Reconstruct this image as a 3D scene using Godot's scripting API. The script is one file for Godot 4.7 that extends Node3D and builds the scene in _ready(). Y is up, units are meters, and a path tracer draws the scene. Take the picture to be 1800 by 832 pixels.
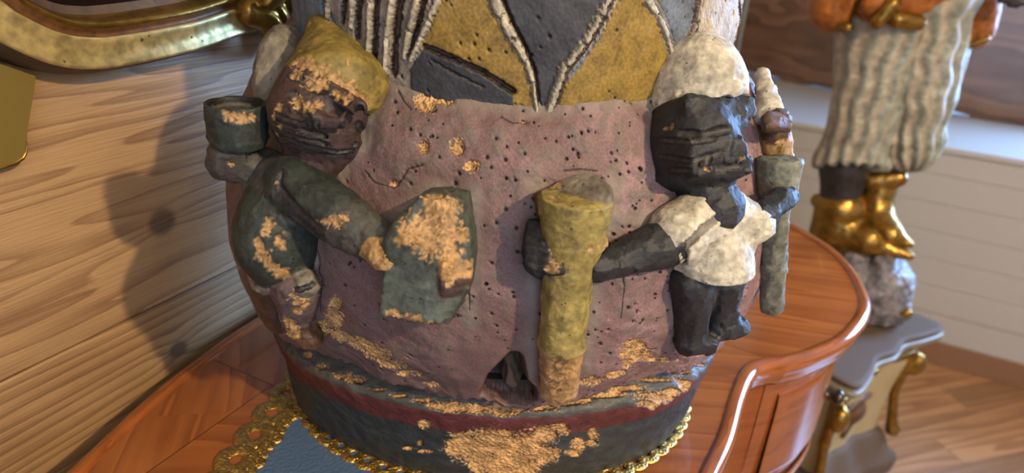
extends Node3D
# A carved wooden bust on a veneered console table, a gilt mirror on the plank wall, a second carved figure on a pedestal behind.

const FPX := 1240.0
const CAM := Vector3(0.2193, 1.1674, 0.4313)
const RX := Vector3(0.8854, 0.0583, -0.4611)
const RDN := Vector3(0.2402, -0.9068, 0.3465)
const RF := Vector3(-0.3979, -0.4176, -0.8169)
const ER := Vector3(0.891, 0.0, -0.453)     # the bust's own right
const EC := Vector3(0.453, 0.0, 0.891)      # the bust's own front
const TOP := 0.80
const WALLX := -0.262
const RAW := Vector3(0.52, 0.295, 0.108)
const DUST := Vector3(0.17, 0.145, 0.115)

var used := {}
var M := {}
var rng := RandomNumberGenerator.new()
var nz := FastNoiseLite.new()
var nfine := FastNoiseLite.new()
var ncell := FastNoiseLite.new()
var PAL: Array = []

# ------------------------------------------------------------------ naming
func numbered(called: String) -> String:
	if not used.has(called):
		used[called] = 0
		return called
	used[called] += 1
	return "%s_%03d" % [called, used[called]]

func tag(o: Node, label: String, category: String, group := ""):
	o.set_meta("label", label)
	o.set_meta("category", category)
	if group:
		o.set_meta("group", group)
	return o

func thing(called: String, label: String, category: String, at: Vector3, group := "") -> Node3D:
	var o := Node3D.new()
	o.name = numbered(called)
	o.position = at
	add_child(o)
	return tag(o, label, category, group)

func origin_of(n: Node) -> Vector3:
	var p := Vector3.ZERO
	while n != self and n != null:
		p += n.position
		n = n.get_parent()
	return p

# commits a mesh whose vertices are in world space as a child of parent
func part(called: String, mesh: ArrayMesh, m: Material, parent: Node) -> MeshInstance3D:
	var o := MeshInstance3D.new()
	o.name = called if parent != self else numbered(called)
	var off := origin_of(parent)
	if off != Vector3.ZERO:
		mesh = moved(mesh, -off)
	o.mesh = mesh
	o.material_override = m
	o.cast_shadow = GeometryInstance3D.SHADOW_CASTING_SETTING_ON
	parent.add_child(o, true)
	return o

func struct(called: String, mesh: ArrayMesh, m: Material) -> MeshInstance3D:
	var o := part(called, mesh, m, self)
	o.set_meta("kind", "structure")
	return o

func moved(mesh: ArrayMesh, by: Vector3) -> ArrayMesh:
	var a := mesh.surface_get_arrays(0)
	var v: PackedVector3Array = a[Mesh.ARRAY_VERTEX]
	for i in v.size():
		v[i] += by
	a[Mesh.ARRAY_VERTEX] = v
	var r := ArrayMesh.new()
	r.add_surface_from_arrays(Mesh.PRIMITIVE_TRIANGLES, a)
	return r

func arrays_mesh(v: PackedVector3Array, idx: PackedInt32Array, uv = null, col = null, smooth := true) -> ArrayMesh:
	var a := []
	a.resize(Mesh.ARRAY_MAX)
	if not smooth:
		var v2 := PackedVector3Array()
		var n2 := PackedVector3Array()
		var u2 := PackedVector2Array()
		var c2 := PackedColorArray()
		for t in range(0, idx.size(), 3):
			var nn := (v[idx[t + 2]] - v[idx[t]]).cross(v[idx[t + 1]] - v[idx[t]]).normalized()
			for k in 3:
				v2.append(v[idx[t + k]])
				n2.append(nn)
				if uv != null: u2.append(uv[idx[t + k]])
				if col != null: c2.append(col[idx[t + k]])
		a[Mesh.ARRAY_VERTEX] = v2
		a[Mesh.ARRAY_NORMAL] = n2
		if uv != null: a[Mesh.ARRAY_TEX_UV] = u2
		if col != null: a[Mesh.ARRAY_COLOR] = c2
	else:
		a[Mesh.ARRAY_VERTEX] = v
		a[Mesh.ARRAY_INDEX] = idx
		a[Mesh.ARRAY_NORMAL] = normals_of(v, idx)
		if uv != null: a[Mesh.ARRAY_TEX_UV] = uv
		if col != null: a[Mesh.ARRAY_COLOR] = col
	var m := ArrayMesh.new()
	m.add_surface_from_arrays(Mesh.PRIMITIVE_TRIANGLES, a)
	return m

func normals_of(v: PackedVector3Array, idx: PackedInt32Array) -> PackedVector3Array:
	var n := PackedVector3Array()
	n.resize(v.size())
	for t in range(0, idx.size(), 3):
		var a := idx[t]
		var b := idx[t + 1]
		var c := idx[t + 2]
		var f := (v[c] - v[a]).cross(v[b] - v[a])
		n[a] += f
		n[b] += f
		n[c] += f
	for i in n.size():
		n[i] = n[i].normalized()
	return n

# ------------------------------------------------------------------ from the camera's calibration to places
func ray(u: float, v: float) -> Vector3:
	return (RX * ((u - 900.0) / FPX) + RDN * ((v - 416.0) / FPX) + RF).normalized()

func on_y(u: float, v: float, y: float) -> Vector3:
	var r := ray(u, v)
	return CAM + r * ((y - CAM.y) / r.y)

func on_x(u: float, v: float, x: float) -> Vector3:
	var r := ray(u, v)
	return CAM + r * ((x - CAM.x) / r.x)

func on_z(u: float, v: float, z: float) -> Vector3:
	var r := ray(u, v)
	return CAM + r * ((z - CAM.z) / r.z)

func depth_of(p: Vector3) -> float:
	return (p - CAM).dot(RF)

func pxm(px: float, p: Vector3) -> float:       # pixels to metres at p
	return px * depth_of(p) / FPX

# ------------------------------------------------------------------ an oval turned body: table of height, half width, half depth
class OvalSkin:
	var ys := PackedFloat32Array()
	var a := PackedFloat32Array()
	var b := PackedFloat32Array()
	var arc := PackedFloat32Array()
	var c0 := -0.02
	var t0 := -2.05
	var t1 := 2.05
	var er: Vector3
	var ec: Vector3

	func setup(rows: Array, er_: Vector3, ec_: Vector3):
		er = er_
		ec = ec_
		var s := 0.0
		for i in rows.size():
			if i > 0:
				s += Vector2(rows[i][0] - rows[i - 1][0], rows[i][2] - rows[i - 1][2]).length()
			ys.append(rows[i][0])
			a.append(rows[i][1])
			b.append(rows[i][2])
			arc.append(s)

	func seg(y: float) -> int:
		var i := 0
		while i < ys.size() - 2 and y > ys[i + 1]:
			i += 1
		return i

	func smooth_at(i: int, f: float, arr: PackedFloat32Array) -> float:
		var p0 := arr[maxi(i - 1, 0)]
		var p1 := arr[i]
		var p2 := arr[i + 1]
		var p3 := arr[mini(i + 2, arr.size() - 1)]
		return 0.5 * ((2.0 * p1) + (-p0 + p2) * f + (2.0 * p0 - 5.0 * p1 + 4.0 * p2 - p3) * f * f + (-p0 + 3.0 * p1 - 3.0 * p2 + p3) * f * f * f)

	func ab(y: float) -> Vector2:
		var i := seg(y)
		var f := clampf((y - ys[i]) / (ys[i + 1] - ys[i]), 0.0, 1.0)
		return Vector2(smooth_at(i, f, a), smooth_at(i, f, b))

	func field(p: Vector3, off: float) -> float:
		var q := ab(clampf(p.y, ys[0], ys[ys.size() - 1]))
		var r := p.dot(er)
		var c := p.dot(ec) - c0
		var d := sqrt(r * r / ((q.x + off) * (q.x + off)) + c * c / ((q.y + off) * (q.y + off))) - 1.0
		return maxf(d, maxf(p.y - ys[ys.size() - 1], ys[0] - p.y) * 8.0)

	func hit(from: Vector3, dir: Vector3, off: float) -> Vector3:
		var t := 0.2
		var best := 1e9
		var bp := from
		while t < 0.95:
			var p := from + dir * t
			var d := field(p, off)
			if d < best:
				best = d
				bp = p
			if d < 0.0:
				var lo := t - 0.004
				var hi := t
				for k in 12:
					var mid := (lo + hi) * 0.5
					if field(from + dir * mid, off) < 0.0:
						hi = mid
					else:
						lo = mid
				return from + dir * hi
			t += 0.004
		return bp

	func y_of(s: float) -> Vector3:            # s 0..1 along the profile -> y, a, b
		var l := s * arc[arc.size() - 1]
		var i := 0
		while i < arc.size() - 2 and l > arc[i + 1]:
			i += 1
		var f := clampf((l - arc[i]) / (arc[i + 1] - arc[i]), 0.0, 1.0)
		return Vector3(lerpf(ys[i], ys[i + 1], f), smooth_at(i, f, a), smooth_at(i, f, b))

	func point(t: float, s: float) -> Vector3:
		var q := y_of(s)
		return er * (q.y * sin(t)) + ec * (c0 + q.z * cos(t)) + Vector3(0, q.x, 0)

	func ts(p: Vector3) -> Vector2:            # back to (t, s)
		var i := seg(p.y)
		var f := clampf((p.y - ys[i]) / (ys[i + 1] - ys[i]), 0.0, 1.0)
		var q := ab(p.y)
		return Vector2(atan2(p.dot(er) / q.x, (p.dot(ec) - c0) / q.y), lerpf(arc[i], arc[i + 1], f) / arc[arc.size() - 1])

	func normal(p: Vector3) -> Vector3:
		var e := 0.002
		var d0 := field(p, 0.0)
		var g := Vector3(field(p + Vector3(e, 0, 0), 0.0) - d0, 0, field(p + Vector3(0, 0, e), 0.0) - d0)
		var yy := clampf(p.y, ys[0] + e, ys[ys.size() - 1] - e)
		g.y = clampf((ab(yy - e).y - ab(yy + e).y) / (2.0 * e), -0.6, 0.9) * Vector2(g.x, g.z).length()
		return g.normalized()

var drum := OvalSkin.new()
var torso := OvalSkin.new()
var foot := OvalSkin.new()

func D(u: float, v: float, off := 0.0) -> Vector3:
	return drum.hit(CAM, ray(u, v), off)

# ------------------------------------------------------------------ painted skins: a colour and a height image, then a displaced grid
class Canvas:
	var w: int
	var h: int
	var skin: OvalSkin
	var from: Vector3
	var col := PackedFloat32Array()
	var hgt := PackedFloat32Array()
	var region := PackedByteArray()
	var chip := PackedFloat32Array()
	var n1: PackedByteArray
	var n2: PackedByteArray
	var n3: PackedByteArray

	func setup(w_: int, h_: int, s: OvalSkin, from_: Vector3, seed_: int):
		w = w_
		h = h_
		skin = s
		from = from_
		col.resize(w * h * 3)
		hgt.resize(w * h)
		region.resize(w * h)
		chip.resize(w * h)
		chip.fill(-1.0)
		n1 = noise(seed_, 0.004, 4, FastNoiseLite.TYPE_SIMPLEX_SMOOTH)
		n2 = noise(seed_ + 1, 0.03, 4, FastNoiseLite.TYPE_SIMPLEX_SMOOTH)
		n3 = noise(seed_ + 2, 0.16, 3, FastNoiseLite.TYPE_SIMPLEX)

	func noise(seed_: int, freq: float, oct: int, kind: int) -> PackedByteArray:
		var f := FastNoiseLite.new()
		f.seed = seed_
		f.noise_type = kind
		f.frequency = freq
		f.fractal_octaves = oct
		return f.get_image(w, h, false, false, false).get_data()

	func tex(p: Vector3) -> Vector2:
		var q := skin.ts(p)
		return Vector2((q.x - skin.t0) / (skin.t1 - skin.t0) * w, (1.0 - q.y) * h)

	func mpp() -> float:                       # metres per texel, sideways
		return (skin.t1 - skin.t0) * skin.a[skin.a.size() / 2] / w

	# an irregular patch: an ellipse of ru x rv picture elements round (u, v)
	func blob(at: Vector3, right: Vector3, down: Vector3, target: PackedFloat32Array, rough := 1.0) -> void:
		var c := tex(at)
		var x := tex(at + right) - c
		var y := tex(at + down) - c
		var det := x.x * y.y - x.y * y.x
		if absf(det) < 1e-6:
			return
		var ex := int(1.7 * (absf(x.x) + absf(y.x))) + 2
		var ey := int(1.7 * (absf(x.y) + absf(y.y))) + 2
		for j in range(maxi(0, int(c.y) - ey), mini(h, int(c.y) + ey)):
			for i in range(maxi(0, int(c.x) - ex), mini(w, int(c.x) + ex)):
				var q := Vector2(i, j) - c
				var lx := (q.x * y.y - q.y * y.x) / det
				var ly := (q.y * x.x - q.x * x.y) / det
				var k := j * w + i
				var m := 1.0 - sqrt(lx * lx + ly * ly) + rough * (0.75 * (n2[k] / 255.0 - 0.5) + 0.5 * (n3[k] / 255.0 - 0.5))
				if m > target[k]:
					target[k] = m

	func disc(c: Vector2, r: float, shade: float, deep: float):
		for j in range(maxi(0, int(c.y - r)), mini(h, int(c.y + r) + 2)):
			for i in range(maxi(0, int(c.x - r)), mini(w, int(c.x + r) + 2)):
				var f := clampf(r - (Vector2(i, j) - c).length() + 0.5, 0.0, 1.0)
				var k := j * w + i
				hgt[k] -= deep * f
				var g := lerpf(1.0, shade, f)
				col[k * 3] *= g
				col[k * 3 + 1] *= g
				col[k * 3 + 2] *= g

	func polygon(pts: PackedVector2Array, id: int, c: Vector3, lift: float):
		var lo := pts[0]
		var hi := pts[0]
		for p in pts:
			lo = lo.min(p)
			hi = hi.max(p)
		for j in range(maxi(0, int(lo.y)), mini(h, int(hi.y) + 1)):
			for i in range(maxi(0, int(lo.x)), mini(w, int(hi.x) + 1)):
				var k := j * w + i
				var wob := Vector2(n2[k] - 128, n3[k] - 128) * 0.03
				if Geometry2D.is_point_in_polygon(Vector2(i, j) + wob, pts):
					region[k] = id
					hgt[k] = lift
					col[k * 3] = c.x
					col[k * 3 + 1] = c.y
					col[k * 3 + 2] = c.z

	# a ridge (rise > 0) or a cut (rise < 0) along a polyline of texels, widths in texels
	func stroke(pts: PackedVector2Array, w0: float, w1: float, id: int, c: Vector3, rise: float, amount := 1.0):
		var total := float(pts.size() - 1)
		for s in pts.size() - 1:
			var a := pts[s]
			var b := pts[s + 1]
			var r := maxf(w0, w1) + 4.0
			var ab := b - a
			for j in range(maxi(0, int(minf(a.y, b.y) - r)), mini(h, int(maxf(a.y, b.y) + r) + 1)):
				for i in range(maxi(0, int(minf(a.x, b.x) - r)), mini(w, int(maxf(a.x, b.x) + r) + 1)):
					var k := j * w + i
					var q := Vector2(i, j) - a
					var f := clampf(q.dot(ab) / maxf(ab.length_squared(), 1e-6), 0.0, 1.0)
					var half := lerpf(w0, w1, (s + f) / total) * 0.5
					var d := (q - ab * f).length() + (n3[k] / 255.0 - 0.5) * half * 0.5 + (n2[k] / 255.0 - 0.5) * half * 0.5
					if d < half:
						var e := 1.0 - d / half
						if id >= 0:
							region[k] = id
						if rise != 0.0:
							var lift := rise * smoothstep(0.0, 0.55, e)
							hgt[k] = lift if rise > 0.0 else minf(hgt[k], hgt[k] * 0.3 + lift)
						var mix_ := amount * smoothstep(0.0, 0.25 if amount > 0.6 else 1.1, e)
						col[k * 3] = lerpf(col[k * 3], c.x, mix_)
						col[k * 3 + 1] = lerpf(col[k * 3 + 1], c.y, mix_)
						col[k * 3 + 2] = lerpf(col[k * 3 + 2], c.z, mix_)

	func finish_chips(raw: Vector3, deep: float):
		for k in w * h:
			var m := chip[k]
			if m < -0.10:
				continue
			var f3 := n3[k] / 255.0
			var f2 := n2[k] / 255.0
			if m > 0.0:
				var e := smoothstep(0.0, 0.22, m)
				var rough := f3 * 0.45 + f2 * 0.55
				var g := 0.80 + 0.9 * (f2 - 0.5) + 0.55 * (f3 - 0.5)
				if absf(f2 - 0.47) < 0.022 or f3 < 0.2:
					g *= 0.5
				g = clampf(g, 0.12, 1.1)
				col[k * 3] = lerpf(col[k * 3], raw.x * g, smoothstep(0.0, 0.05, m))
				col[k * 3 + 1] = lerpf(col[k * 3 + 1], raw.y * g, smoothstep(0.0, 0.05, m))
				col[k * 3 + 2] = lerpf(col[k * 3 + 2], raw.z * g, smoothstep(0.0, 0.05, m))
				hgt[k] += -deep * e + (rough - 0.5) * 0.0026 * e
			else:
				var e2 := 1.0 + m / 0.10
				for c in 3:
					col[k * 3 + c] = lerpf(col[k * 3 + c], [0.30, 0.235, 0.19][c], 0.45 * e2)

	func soften(lo: Vector2, hi: Vector2, r: int):
		for pass_ in 2:
			for dir in 2:
				var copy := hgt.duplicate()
				for j in range(maxi(r, int(lo.y)), mini(h - r, int(hi.y))):
					for i in range(maxi(r, int(lo.x)), mini(w - r, int(hi.x))):
						var sum := 0.0
						for q in range(-r, r + 1):
							sum += copy[j * w + i + q] if dir == 0 else copy[(j + q) * w + i]
						hgt[j * w + i] = sum / (2 * r + 1)

	func height_at(x: float, y: float) -> float:
		return hgt[clampi(int(y), 0, h - 1) * w + clampi(int(x), 0, w - 1)]

	func images() -> Array:
		var cb := PackedByteArray()
		var hb := PackedByteArray()
		cb.resize(w * h * 3)
		hb.resize(w * h)
		for k in w * h * 3:
			var x := col[k]
			cb[k] = int(clampf(255.0 * pow(maxf(x, 0.0), 0.4545), 0.0, 255.0))
		for k in w * h:
			hb[k] = int(clampf((hgt[k] + 0.008) / 0.016, 0.0, 1.0) * 255.0)
		return [Image.create_from_data(w, h, false, Image.FORMAT_RGB8, cb), Image.create_from_data(w, h, false, Image.FORMAT_L8, hb)]

	# grid nt x ns; returns region -> ArrayMesh data
	func grid(nt: int, ns: int, bend: Callable) -> Dictionary:
		var v := PackedVector3Array()
		var uv := PackedVector2Array()
		for j in ns + 1:
			for i in nt + 1:
				var s := float(j) / ns
				var t := lerpf(skin.t0, skin.t1, float(i) / nt)
				var p := skin.point(t, s)
				var e := 0.01
				var n := (skin.point(t + e, s) - skin.point(t - e, s)).cross(skin.point(t, minf(s + e, 1.0)) - skin.point(t, maxf(s - e, 0.0))).normalized()
				if n.dot(skin.er * sin(t) + skin.ec * cos(t) + Vector3(0, 0.01, 0)) < 0.0 and absf(n.y) < 0.95:
					n = -n
				var tx := float(i) / nt * w
				var tyy := (1.0 - s) * h
				v.append(bend.call(p + n * height_at(tx, tyy), t, s))
				uv.append(Vector2(float(i) / nt, 1.0 - s))
		var out := {}
		for j in ns:
			for i in nt:
				var id := region[clampi(int((1.0 - (j + 0.5) / ns) * h), 0, h - 1) * w + clampi(int((i + 0.5) / nt * w), 0, w - 1)]
				if not out.has(id):
					out[id] = PackedInt32Array()
				var q := j * (nt + 1) + i
				out[id].append_array(PackedInt32Array([q, q + nt + 1, q + 1, q + 1, q + nt + 1, q + nt + 2]))
		return {"v": v, "uv": uv, "faces": out}

func canvas_parts(c: Canvas, g: Dictionary, names: Dictionary, mat: Material, parent: Node) -> Dictionary:
	var nall := PackedVector3Array()
	var all := PackedInt32Array()
	for id in g.faces:
		all.append_array(g.faces[id])
	nall = normals_of(g.v, all)
	var made := {}
	for id in g.faces:
		var map := {}
		var v := PackedVector3Array()
		var uv := PackedVector2Array()
		var n := PackedVector3Array()
		var idx := PackedInt32Array()
		for k in g.faces[id]:
			if not map.has(k):
				map[k] = v.size()
				v.append(g.v[k])
				uv.append(g.uv[k])
				n.append(nall[k])
			idx.append(map[k])
		var a := []
		a.resize(Mesh.ARRAY_MAX)
		a[Mesh.ARRAY_VERTEX] = v
		a[Mesh.ARRAY_INDEX] = idx
		a[Mesh.ARRAY_NORMAL] = n
		a[Mesh.ARRAY_TEX_UV] = uv
		var m := ArrayMesh.new()
		m.add_surface_from_arrays(Mesh.PRIMITIVE_TRIANGLES, a)
		made[id] = part(names[id], m, mat, parent)
	return made

func skin_material(c: Canvas, rough: float, bump := 0.8) -> StandardMaterial3D:
	var im := c.images()
	var m := StandardMaterial3D.new()
	m.albedo_texture = ImageTexture.create_from_image(im[0])
	m.heightmap_enabled = true
	m.heightmap_texture = ImageTexture.create_from_image(im[1])
	m.heightmap_scale = 1.6 * bump
	m.roughness = rough
	m.metallic_specular = 0.42
	return m

# ------------------------------------------------------------------ carved volumes: distance fields meshed as surface nets
class Field:
	var ty := PackedInt32Array()
	var A := PackedVector3Array()
	var B := PackedVector3Array()
	var ra := PackedFloat32Array()
	var rb := PackedFloat32Array()
	var inv: Array[Basis] = []
	var kk := PackedFloat32Array()
	var col := PackedInt32Array()
	var op := PackedInt32Array()
	var lo := Vector3(1e9, 1e9, 1e9)
	var hi := Vector3(-1e9, -1e9, -1e9)
	var planes := {}
	var last := 0
	var facet := 0.0
	var chips: Array = []
	var all := PackedInt32Array()

	func add(t: int, a: Vector3, b: Vector3, r0: float, r1: float, basis: Basis, k: float, c: int, o: int, reach: float):
		all.append(ty.size())
		ty.append(t)
		A.append(a)
		B.append(b)
		ra.append(r0)
		rb.append(r1)
		inv.append(basis.transposed())
		kk.append(k)
		col.append(c)
		op.append(o)
		if o == 0:
			var e := Vector3.ONE * reach
			lo = lo.min(a - e)
			hi = hi.max(a + e)
			if t == 0 or t == 4:
				lo = lo.min(b - e)
				hi = hi.max(b + e)

	func cap(a: Vector3, b: Vector3, r0: float, r1: float, c: int, k := 0.003, o := 0):
		add(0, a, b, r0, r1, Basis(), k, c, o, maxf(r0, r1) + 0.006)

	func ball(a: Vector3, radii: Vector3, basis: Basis, c: int, k := 0.003, o := 0):
		add(1, a, radii, 0, 0, basis, k, c, o, maxf(radii.x, maxf(radii.y, radii.z)) + 0.006)

	func box(a: Vector3, half: Vector3, round_: float, basis: Basis, c: int, k := 0.002, o := 0):
		add(2, a, half, round_, 0, basis, k, c, o, half.length() + 0.006)

	func cut(at: Vector3, n: Vector3, k := 0.001, c := -1):        # removes everything on the side n points to
		add(3, at, -n.normalized(), 0, 0, Basis(), k, c, 1, 0)

	func cone(a: Vector3, b: Vector3, r0: float, r1: float, c: int, k := 0.002, o := 0):
		add(4, a, b, r0, r1, Basis(), k, c, o, maxf(r0, r1) + 0.006)

	func slab(pl: Array, at: Vector3, reach: float, c: int, k := 0.002, o := 0):
		planes[ty.size()] = pl
		add(5, at, Vector3.ZERO, 0, 0, Basis(), k, c, o, reach)

	func prim(i: int, p: Vector3) -> float:
		var a := A[i]
		match ty[i]:
			0:
				var ba := B[i] - a
				var h := clampf((p - a).dot(ba) / maxf(ba.length_squared(), 1e-9), 0.0, 1.0)
				return (p - a - ba * h).length() - lerpf(ra[i], rb[i], h)
			1:
				var q: Vector3 = inv[i] * (p - a)
				var r := B[i]
				var k0 := (q / r).length()
				var k1 := (q / (r * r)).length()
				return k0 * (k0 - 1.0) / maxf(k1, 1e-6)
			2:
				var q: Vector3 = (inv[i] * (p - a)).abs() - B[i] + Vector3.ONE * ra[i]
				return q.max(Vector3.ZERO).length() + minf(maxf(q.x, maxf(q.y, q.z)), 0.0) - ra[i]
			3:
				return (p - a).dot(B[i])
			4:
				var ba := B[i] - a
				var l := ba.length()
				var h := (p - a).dot(ba) / l
				var rr := (p - a - ba * (h / l)).length() - lerpf(ra[i], rb[i], clampf(h / l, 0.0, 1.0))
				return smax(rr, absf(h - l * 0.5) - l * 0.5, 0.0015)
			5:
				var d := -1e9
				for pl in planes[i]:
					d = smax(d, pl.distance_to(p), 0.0015)
				return d
		return 1e9

	func smax(a: float, b: float, k: float) -> float:
		var h := maxf(k - absf(a - b), 0.0) / k
		return maxf(a, b) + h * h * k * 0.25

	func eval(p: Vector3, ids: PackedInt32Array) -> float:
		var d := 1e3
		last = 0
		for i in ids:
			var e := prim(i, p)
			var k := kk[i]
			if op[i] == 0:
				if e < d:
					last = col[i]
				var h := maxf(k - absf(d - e), 0.0) / k
				d = minf(d, e) - h * h * k * 0.25
			else:
				if -e > d - 0.0006 and col[i] >= 0:
					last = col[i]
				var h := maxf(k - absf(d + e), 0.0) / k
				d = maxf(d, -e) + h * h * k * 0.25
		return d

	func hit(from: Vector3, dir: Vector3, near := 0.15, far := 2.4) -> Vector3:
		var t := near
		var bp := from + dir * far
		var best := 1e9
		for n in 160:
			var p := from + dir * t
			var d := eval(p, all)
			if d < best:
				best = d
				bp = p
			if d < 0.0002:
				return p
			t += maxf(d * 0.8, 0.0003)
			if t > far:
				break
		return bp

	func mesh(cell: float, paint: Callable) -> ArrayMesh:
		const N := 5
		var origin := lo - Vector3.ONE * cell * 2.0
		var span := (hi - lo) / cell + Vector3.ONE * 5.0
		var bx := int(span.x / N) + 1
		var by := int(span.y / N) + 1
		var bz := int(span.z / N) + 1
		var sy := by * N + 3
		var sz := bz * N + 3
		var R := cell * N * 0.88 + cell
		var index := {}
		var mask := PackedInt32Array()
		var cells := PackedInt32Array()
		var v := PackedVector3Array()
		var vc := PackedInt32Array()
		var val := PackedFloat32Array()
		val.resize((N + 1) * (N + 1) * (N + 1))
		for ix in bx:
			for iy in by:
				for iz in bz:
					var base := origin + Vector3(ix, iy, iz) * (N * cell)
					var mid := base + Vector3.ONE * (N * cell * 0.5)
					var ds := PackedFloat32Array()
					var dmin := 1e9
					for i in ty.size():
						var e := prim(i, mid)
						ds.append(e)
						if op[i] == 0 and e < dmin:
							dmin = e
					if dmin > R * 1.8 + 0.006:
						continue
					var ids := PackedInt32Array()
					for i in ty.size():
						if op[i] == 0:
							if ds[i] < dmin + 3.0 * R + kk[i]:
								ids.append(i)
						elif ds[i] < R * 1.8 + kk[i]:
							ids.append(i)
					if absf(eval(mid, ids)) > R * 1.7 + 0.002:
						continue
					var q := 0
					for x in N + 1:
						for y in N + 1:
							for z in N + 1:
								val[q] = eval(base + Vector3(x, y, z) * cell, ids)
								q += 1
					for x in N:
						for y in N:
							for z in N:
								var o := (x * (N + 1) + y) * (N + 1) + z
								var c := [val[o], val[o + 1], val[o + N + 1], val[o + N + 2], val[o + 36], val[o + 37], val[o + 36 + N + 1], val[o + 36 + N + 2]]
								var m := 0
								for b in 8:
									if c[b] < 0.0:
										m |= 1 << b
								if m == 0 or m == 255:
									continue
								var sum := Vector3.ZERO
								var cnt := 0
								for e in [[0, 1], [2, 3], [4, 5], [6, 7], [0, 2], [1, 3], [4, 6], [5, 7], [0, 4], [1, 5], [2, 6], [3, 7]]:
									var c0: float = c[e[0]]
									var c1: float = c[e[1]]
									if (c0 < 0.0) != (c1 < 0.0):
										var f := c0 / (c0 - c1)
										var p0 := Vector3(e[0] >> 2, (e[0] >> 1) & 1, e[0] & 1)
										var p1 := Vector3(e[1] >> 2, (e[1] >> 1) & 1, e[1] & 1)
										sum += p0.lerp(p1, f)
										cnt += 1
								var p := base + (Vector3(x, y, z) + sum / cnt) * cell
								var key := ((ix * N + x) * sy + iy * N + y) * sz + iz * N + z
								index[key] = v.size()
								cells.append(key)
								mask.append(m)
								v.append(p)
								eval(p, ids)
								vc.append(last)
		var idx := PackedInt32Array()
		for n in cells.size():
			var key := cells[n]
			var m := mask[n]
			var s0 := m & 1
			for ax in 3:
				var bit := [16, 4, 2][ax] as int
				var s1 := 1 if m & bit else 0
				if s0 == s1:
					continue
				var da := [sz, 1, sy * sz][ax] as int
				var db := [1, sy * sz, sz][ax] as int
				if not (index.has(key - da) and index.has(key - db) and index.has(key - da - db)):
					continue
				var a: int = index[key - da - db]
				var b: int = index[key - db]
				var c2: int = index[key]
				var d: int = index[key - da]
				if s0 == 1:
					idx.append_array(PackedInt32Array([a, c2, b, a, d, c2]))
				else:
					idx.append_array(PackedInt32Array([a, b, c2, a, c2, d]))
		return finish(v, idx, vc, cell, paint)

	func finish(v: PackedVector3Array, idx: PackedInt32Array, vc: PackedInt32Array, cell: float, paint: Callable) -> ArrayMesh:
		var n := PackedVector3Array()
		n.resize(v.size())
		var avg := PackedVector3Array()
		avg.resize(v.size())
		var cnt := PackedInt32Array()
		cnt.resize(v.size())
		for t in range(0, idx.size(), 3):
			var a := idx[t]
			var b := idx[t + 1]
			var c := idx[t + 2]
			var f := (v[c] - v[a]).cross(v[b] - v[a])
			n[a] += f
			n[b] += f
			n[c] += f
			avg[a] += v[b] + v[c]
			avg[b] += v[a] + v[c]
			avg[c] += v[b] + v[a]
			cnt[a] += 2
			cnt[b] += 2
			cnt[c] += 2
		var v0 := v.duplicate()
		# knife facets: vertices gathered round jittered seeds move onto the mean plane of their group
		if facet > 0.0:
			var group := PackedInt32Array()
			group.resize(v.size())
			var of := {}
			var gm := PackedVector3Array()
			var gn := PackedVector3Array()
			var gc := PackedFloat32Array()
			for i in v.size():
				if vc[i] == 10:
					group[i] = -1
					continue
				var p := v[i] / facet
				var bx := int(floorf(p.x - 0.5))
				var by := int(floorf(p.y - 0.5))
				var bz := int(floorf(p.z - 0.5))
				var best := 1e9
				var key := 0
				for x in 2:
					for y in 2:
						for z in 2:
							var h := ((bx + x) * 73856093) ^ ((by + y) * 19349663) ^ ((bz + z) * 83492791)
							var c := Vector3(bx + x + 0.25 + 0.5 * ((h & 255) / 255.0), by + y + 0.25 + 0.5 * (((h >> 8) & 255) / 255.0), bz + z + 0.25 + 0.5 * (((h >> 16) & 255) / 255.0))
							var d := c.distance_squared_to(p)
							if d < best:
								best = d
								key = (((bx + x) * 4096 + by + y) * 4096 + bz + z) * 16 + vc[i]
				if not of.has(key):
					of[key] = gm.size()
					gm.append(Vector3.ZERO)
					gn.append(Vector3.ZERO)
					gc.append(0.0)
				var g: int = of[key]
				group[i] = g
				gm[g] += v[i]
				gn[g] += n[i].normalized()
				gc[g] += 1.0
			for i in v.size():
				var g := group[i]
				if g < 0:
					continue
				var gnn := gn[g].normalized()
				var flat := gn[g].length() / gc[g]
				v[i] -= gnn * (v[i] - gm[g] / gc[g]).dot(gnn) * 0.8 * smoothstep(0.6, 0.85, flat)
		var colors := PackedColorArray()
		colors.resize(v.size())
		var outv := v.duplicate()
		for i in v.size():
			var nn := n[i].normalized()
			var curv := 0.0
			if cnt[i] > 0:
				curv = (v0[i] - avg[i] / cnt[i]).dot(nn) / cell
			var r: Array = paint.call(v[i], nn, vc[i], curv)
			colors[i] = r[0]
			outv[i] = v[i] + nn * float(r[1])
		var n2 := PackedVector3Array()
		n2.resize(v.size())
		for t in range(0, idx.size(), 3):
			var a := idx[t]
			var b := idx[t + 1]
			var c := idx[t + 2]
			var f := (outv[c] - outv[a]).cross(outv[b] - outv[a])
			n2[a] += f
			n2[b] += f
			n2[c] += f
		for i in n2.size():
			n2[i] = n2[i].normalized()
		var arr := []
		arr.resize(Mesh.ARRAY_MAX)
		arr[Mesh.ARRAY_VERTEX] = outv
		arr[Mesh.ARRAY_NORMAL] = n2
		arr[Mesh.ARRAY_COLOR] = colors
		arr[Mesh.ARRAY_INDEX] = idx
		var me := ArrayMesh.new()
		me.add_surface_from_arrays(Mesh.PRIMITIVE_TRIANGLES, arr)
		return me

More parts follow.
